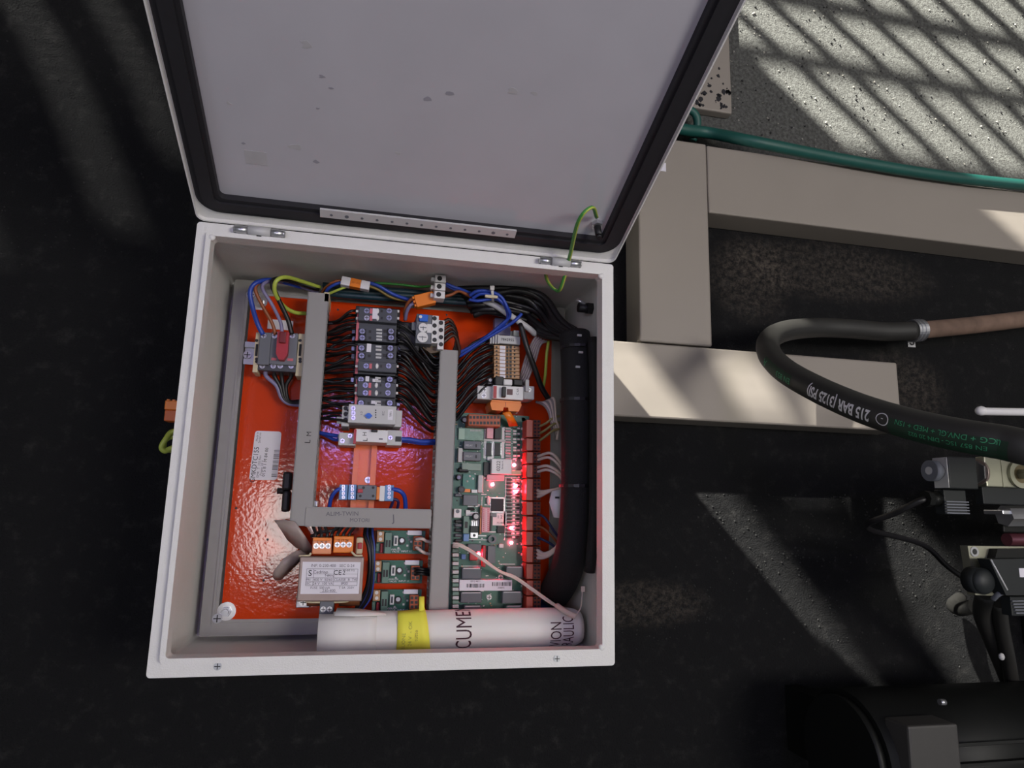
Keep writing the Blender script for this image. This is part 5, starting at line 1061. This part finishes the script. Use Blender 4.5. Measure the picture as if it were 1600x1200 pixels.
a, c = P(1548, 874, zm + .03), P(1574, 922, zm + .03); mb = MB(); mb.cyl(a, c, .0011, m_whitegrey, 6); mb.build('seam_edge', hs_)
mb = MB(); mb.box(*R(1593, 888, 1640, 902, zm + .0305), zm + .03, zm + .0305, m_label); mb.build('label_plate', hs_)
mb = MB(); mb.box(*R(1580, 932, 1690, 962, zm + .02), zm + .005, zm + .02, m_coil, .001); rb = mb.build('connector', mo)
for k in range(5): mb = MB(); q = R(1582 + k * 1.5, 938 + k * 4.6, 1680, 940 + k * 4.6, zm + .022); mb.box(*q, zm + .02, zm + .022, m_mid); mb.build('rib', rb)
p = P(1536, 908, zm + .02); mb = MB(); mb.cyl(p - Vector((0, 0, .018)), p, .0165, m_coil, 20); mb.sph(p, .0165, m_coil, 1, 1, .5, 20); mb.build('round_cap', mo); 
mb = MB(); mb.tube([P(1552, 936, zm + .01), P(1562, 927, zm + .02), P(1580, 921, zm + .022), P(1610, 920, zm + .022)], .0035, m_mid, 8); mb.build('strap', mo)
mb = MB(); mb.cyl(P(1506, 896, zm - .02), P(1520, 897, zm - .01), .005, m_steel, 10); mb.build('pin', mo)
for x, y in ((1558, 974), (1565, 1026)): mb = MB(); mb.sph(P(x, y, .2), .0045, m_whitegrey, 1, 1.2, .8); mb.build('bright_nut', mo)
mb = MB(); mb.box(P(1590, 930, 0).x, 1.7, P(1500, 1010, 0).y, P(1500, 870, 0).y, 0, zm - .012, m_cast, .003); mb.build('reservoir', mo)
for i, pts in enumerate((((1540, 925, .25), (1535, 960, .2), (1550, 1000, .16), (1570, 1050, .12), (1590, 1100, .1)), ((1560, 940, .24), (1565, 980, .2), (1575, 1030, .16), (1585, 1090, .12)), ((1520, 948, .12), (1500, 952, .1), (1490, 945, .06), (1500, 935, .03)))):
    wire('pump_cable', pts, (.012, .01, .011)[i], m_rubber, ('thick black cable dropping from the round cap', 'second black cable right of the dropping one', 'short black cable stub resting on the floor')[i] + ' of the pump', 'cable', n=12)
el = T('electric_motor', 'dark finned electric motor in the bottom right corner', 'motor', (*P(1520, 1160, .1).xy, 0))
zq = .26
x0, x1, y0, y1 = R(1400, 1098, 1760, 1330, zq)
mb = MB(); cy = y1 - .085; mb.cyl((x0, cy, zq - .09), (x1, cy, zq - .09), .085, m_cast, 40); mb.build('housing', el)
mb = MB(); mb.cyl((x0 - .012, cy, zq - .09), (x0, cy, zq - .09), .078, m_cast, 40, ); mb.build('end_shield', el)
for k in range(9):
    a = math.radians(90 - 42 + k * 14 + 20); yy, zz = cy + math.cos(a) * .084, zq - .09 + math.sin(a) * .084
    mb = MB(); mb.box(0, x1 - x0 - .06, -.0018, .0018, 0, .012, m_cast, 0, Matrix.Translation((x0 + .06, yy, zz)) @ Matrix.Rotation(a - math.pi / 2, 4, 'X')); mb.build('cooling_fin', el)
mb = MB(); mb.box(x0 + .02, x0 + .05, cy - .05, cy + .05, .0, .10, m_cast, .002); mb.build('foot', el)
mb = MB(); mb.cyl(P(1468, 1097, zq), P(1476, 1097, zq), .004, m_steel, 10); mb.build('bolt', el)
mb = MB(); q = R(1440, 1140, 1520, 1230, zq + .03); mb.box(*q, zq - .03, zq + .012, M('charcoal_painted_box', '#3a3836', .5), .003); mb.build('terminal_box', el)

# ---------------------------------------------------------------- loose grit on the floor
mb = MB(); random.seed(21)
def grit(px, py, r, m):
    p = P(px, py, r * .5); R_ = bmesh.ops.create_icosphere(mb.bm, subdivisions=1, radius=r)
    for v in R_['verts']: v.co = Vector((v.co.x * random.uniform(.7, 1.3), v.co.y * random.uniform(.7, 1.3), v.co.z * .7)) + p
    mb._fin({f for v in R_['verts'] for f in v.link_faces}, m)
m_grit = M('pale_grit', '#8d8a82', .8, var=.3); m_gritd = M('dark_grit', '#232322', .8, var=.3)
for k in range(420):
    x, y = random.uniform(1140, 1600), random.uniform(0, 280)
    if y < 228 + (x - 1100) * .1 - 10: grit(x, y, random.uniform(.0008, .0026), m_grit if random.random() < .5 else m_gritd)
for k in range(420):
    x = random.uniform(1090, 1540); y = 772 + abs(random.gauss(0, 1)) * 130
    if y < 1150 and x > 1040 + (y - 772) * .7: grit(x, y, random.uniform(.0007, .002), m_gritd)
for k in range(150): grit(random.uniform(960, 1110), random.gauss(955, 22), random.uniform(.0006, .0016), m_gritd)
for k in range(160): grit(random.uniform(1120, 1600), random.uniform(370, 560), random.uniform(.0006, .0016), m_gritd)
for k in range(120): grit(random.uniform(0, 240), random.uniform(0, 420), random.uniform(.0005, .0014), m_gritd)
tag(mb.build('floor_grit', None, kind='stuff'), 'scattered grit and small stones lying on the dark floor', 'grit')
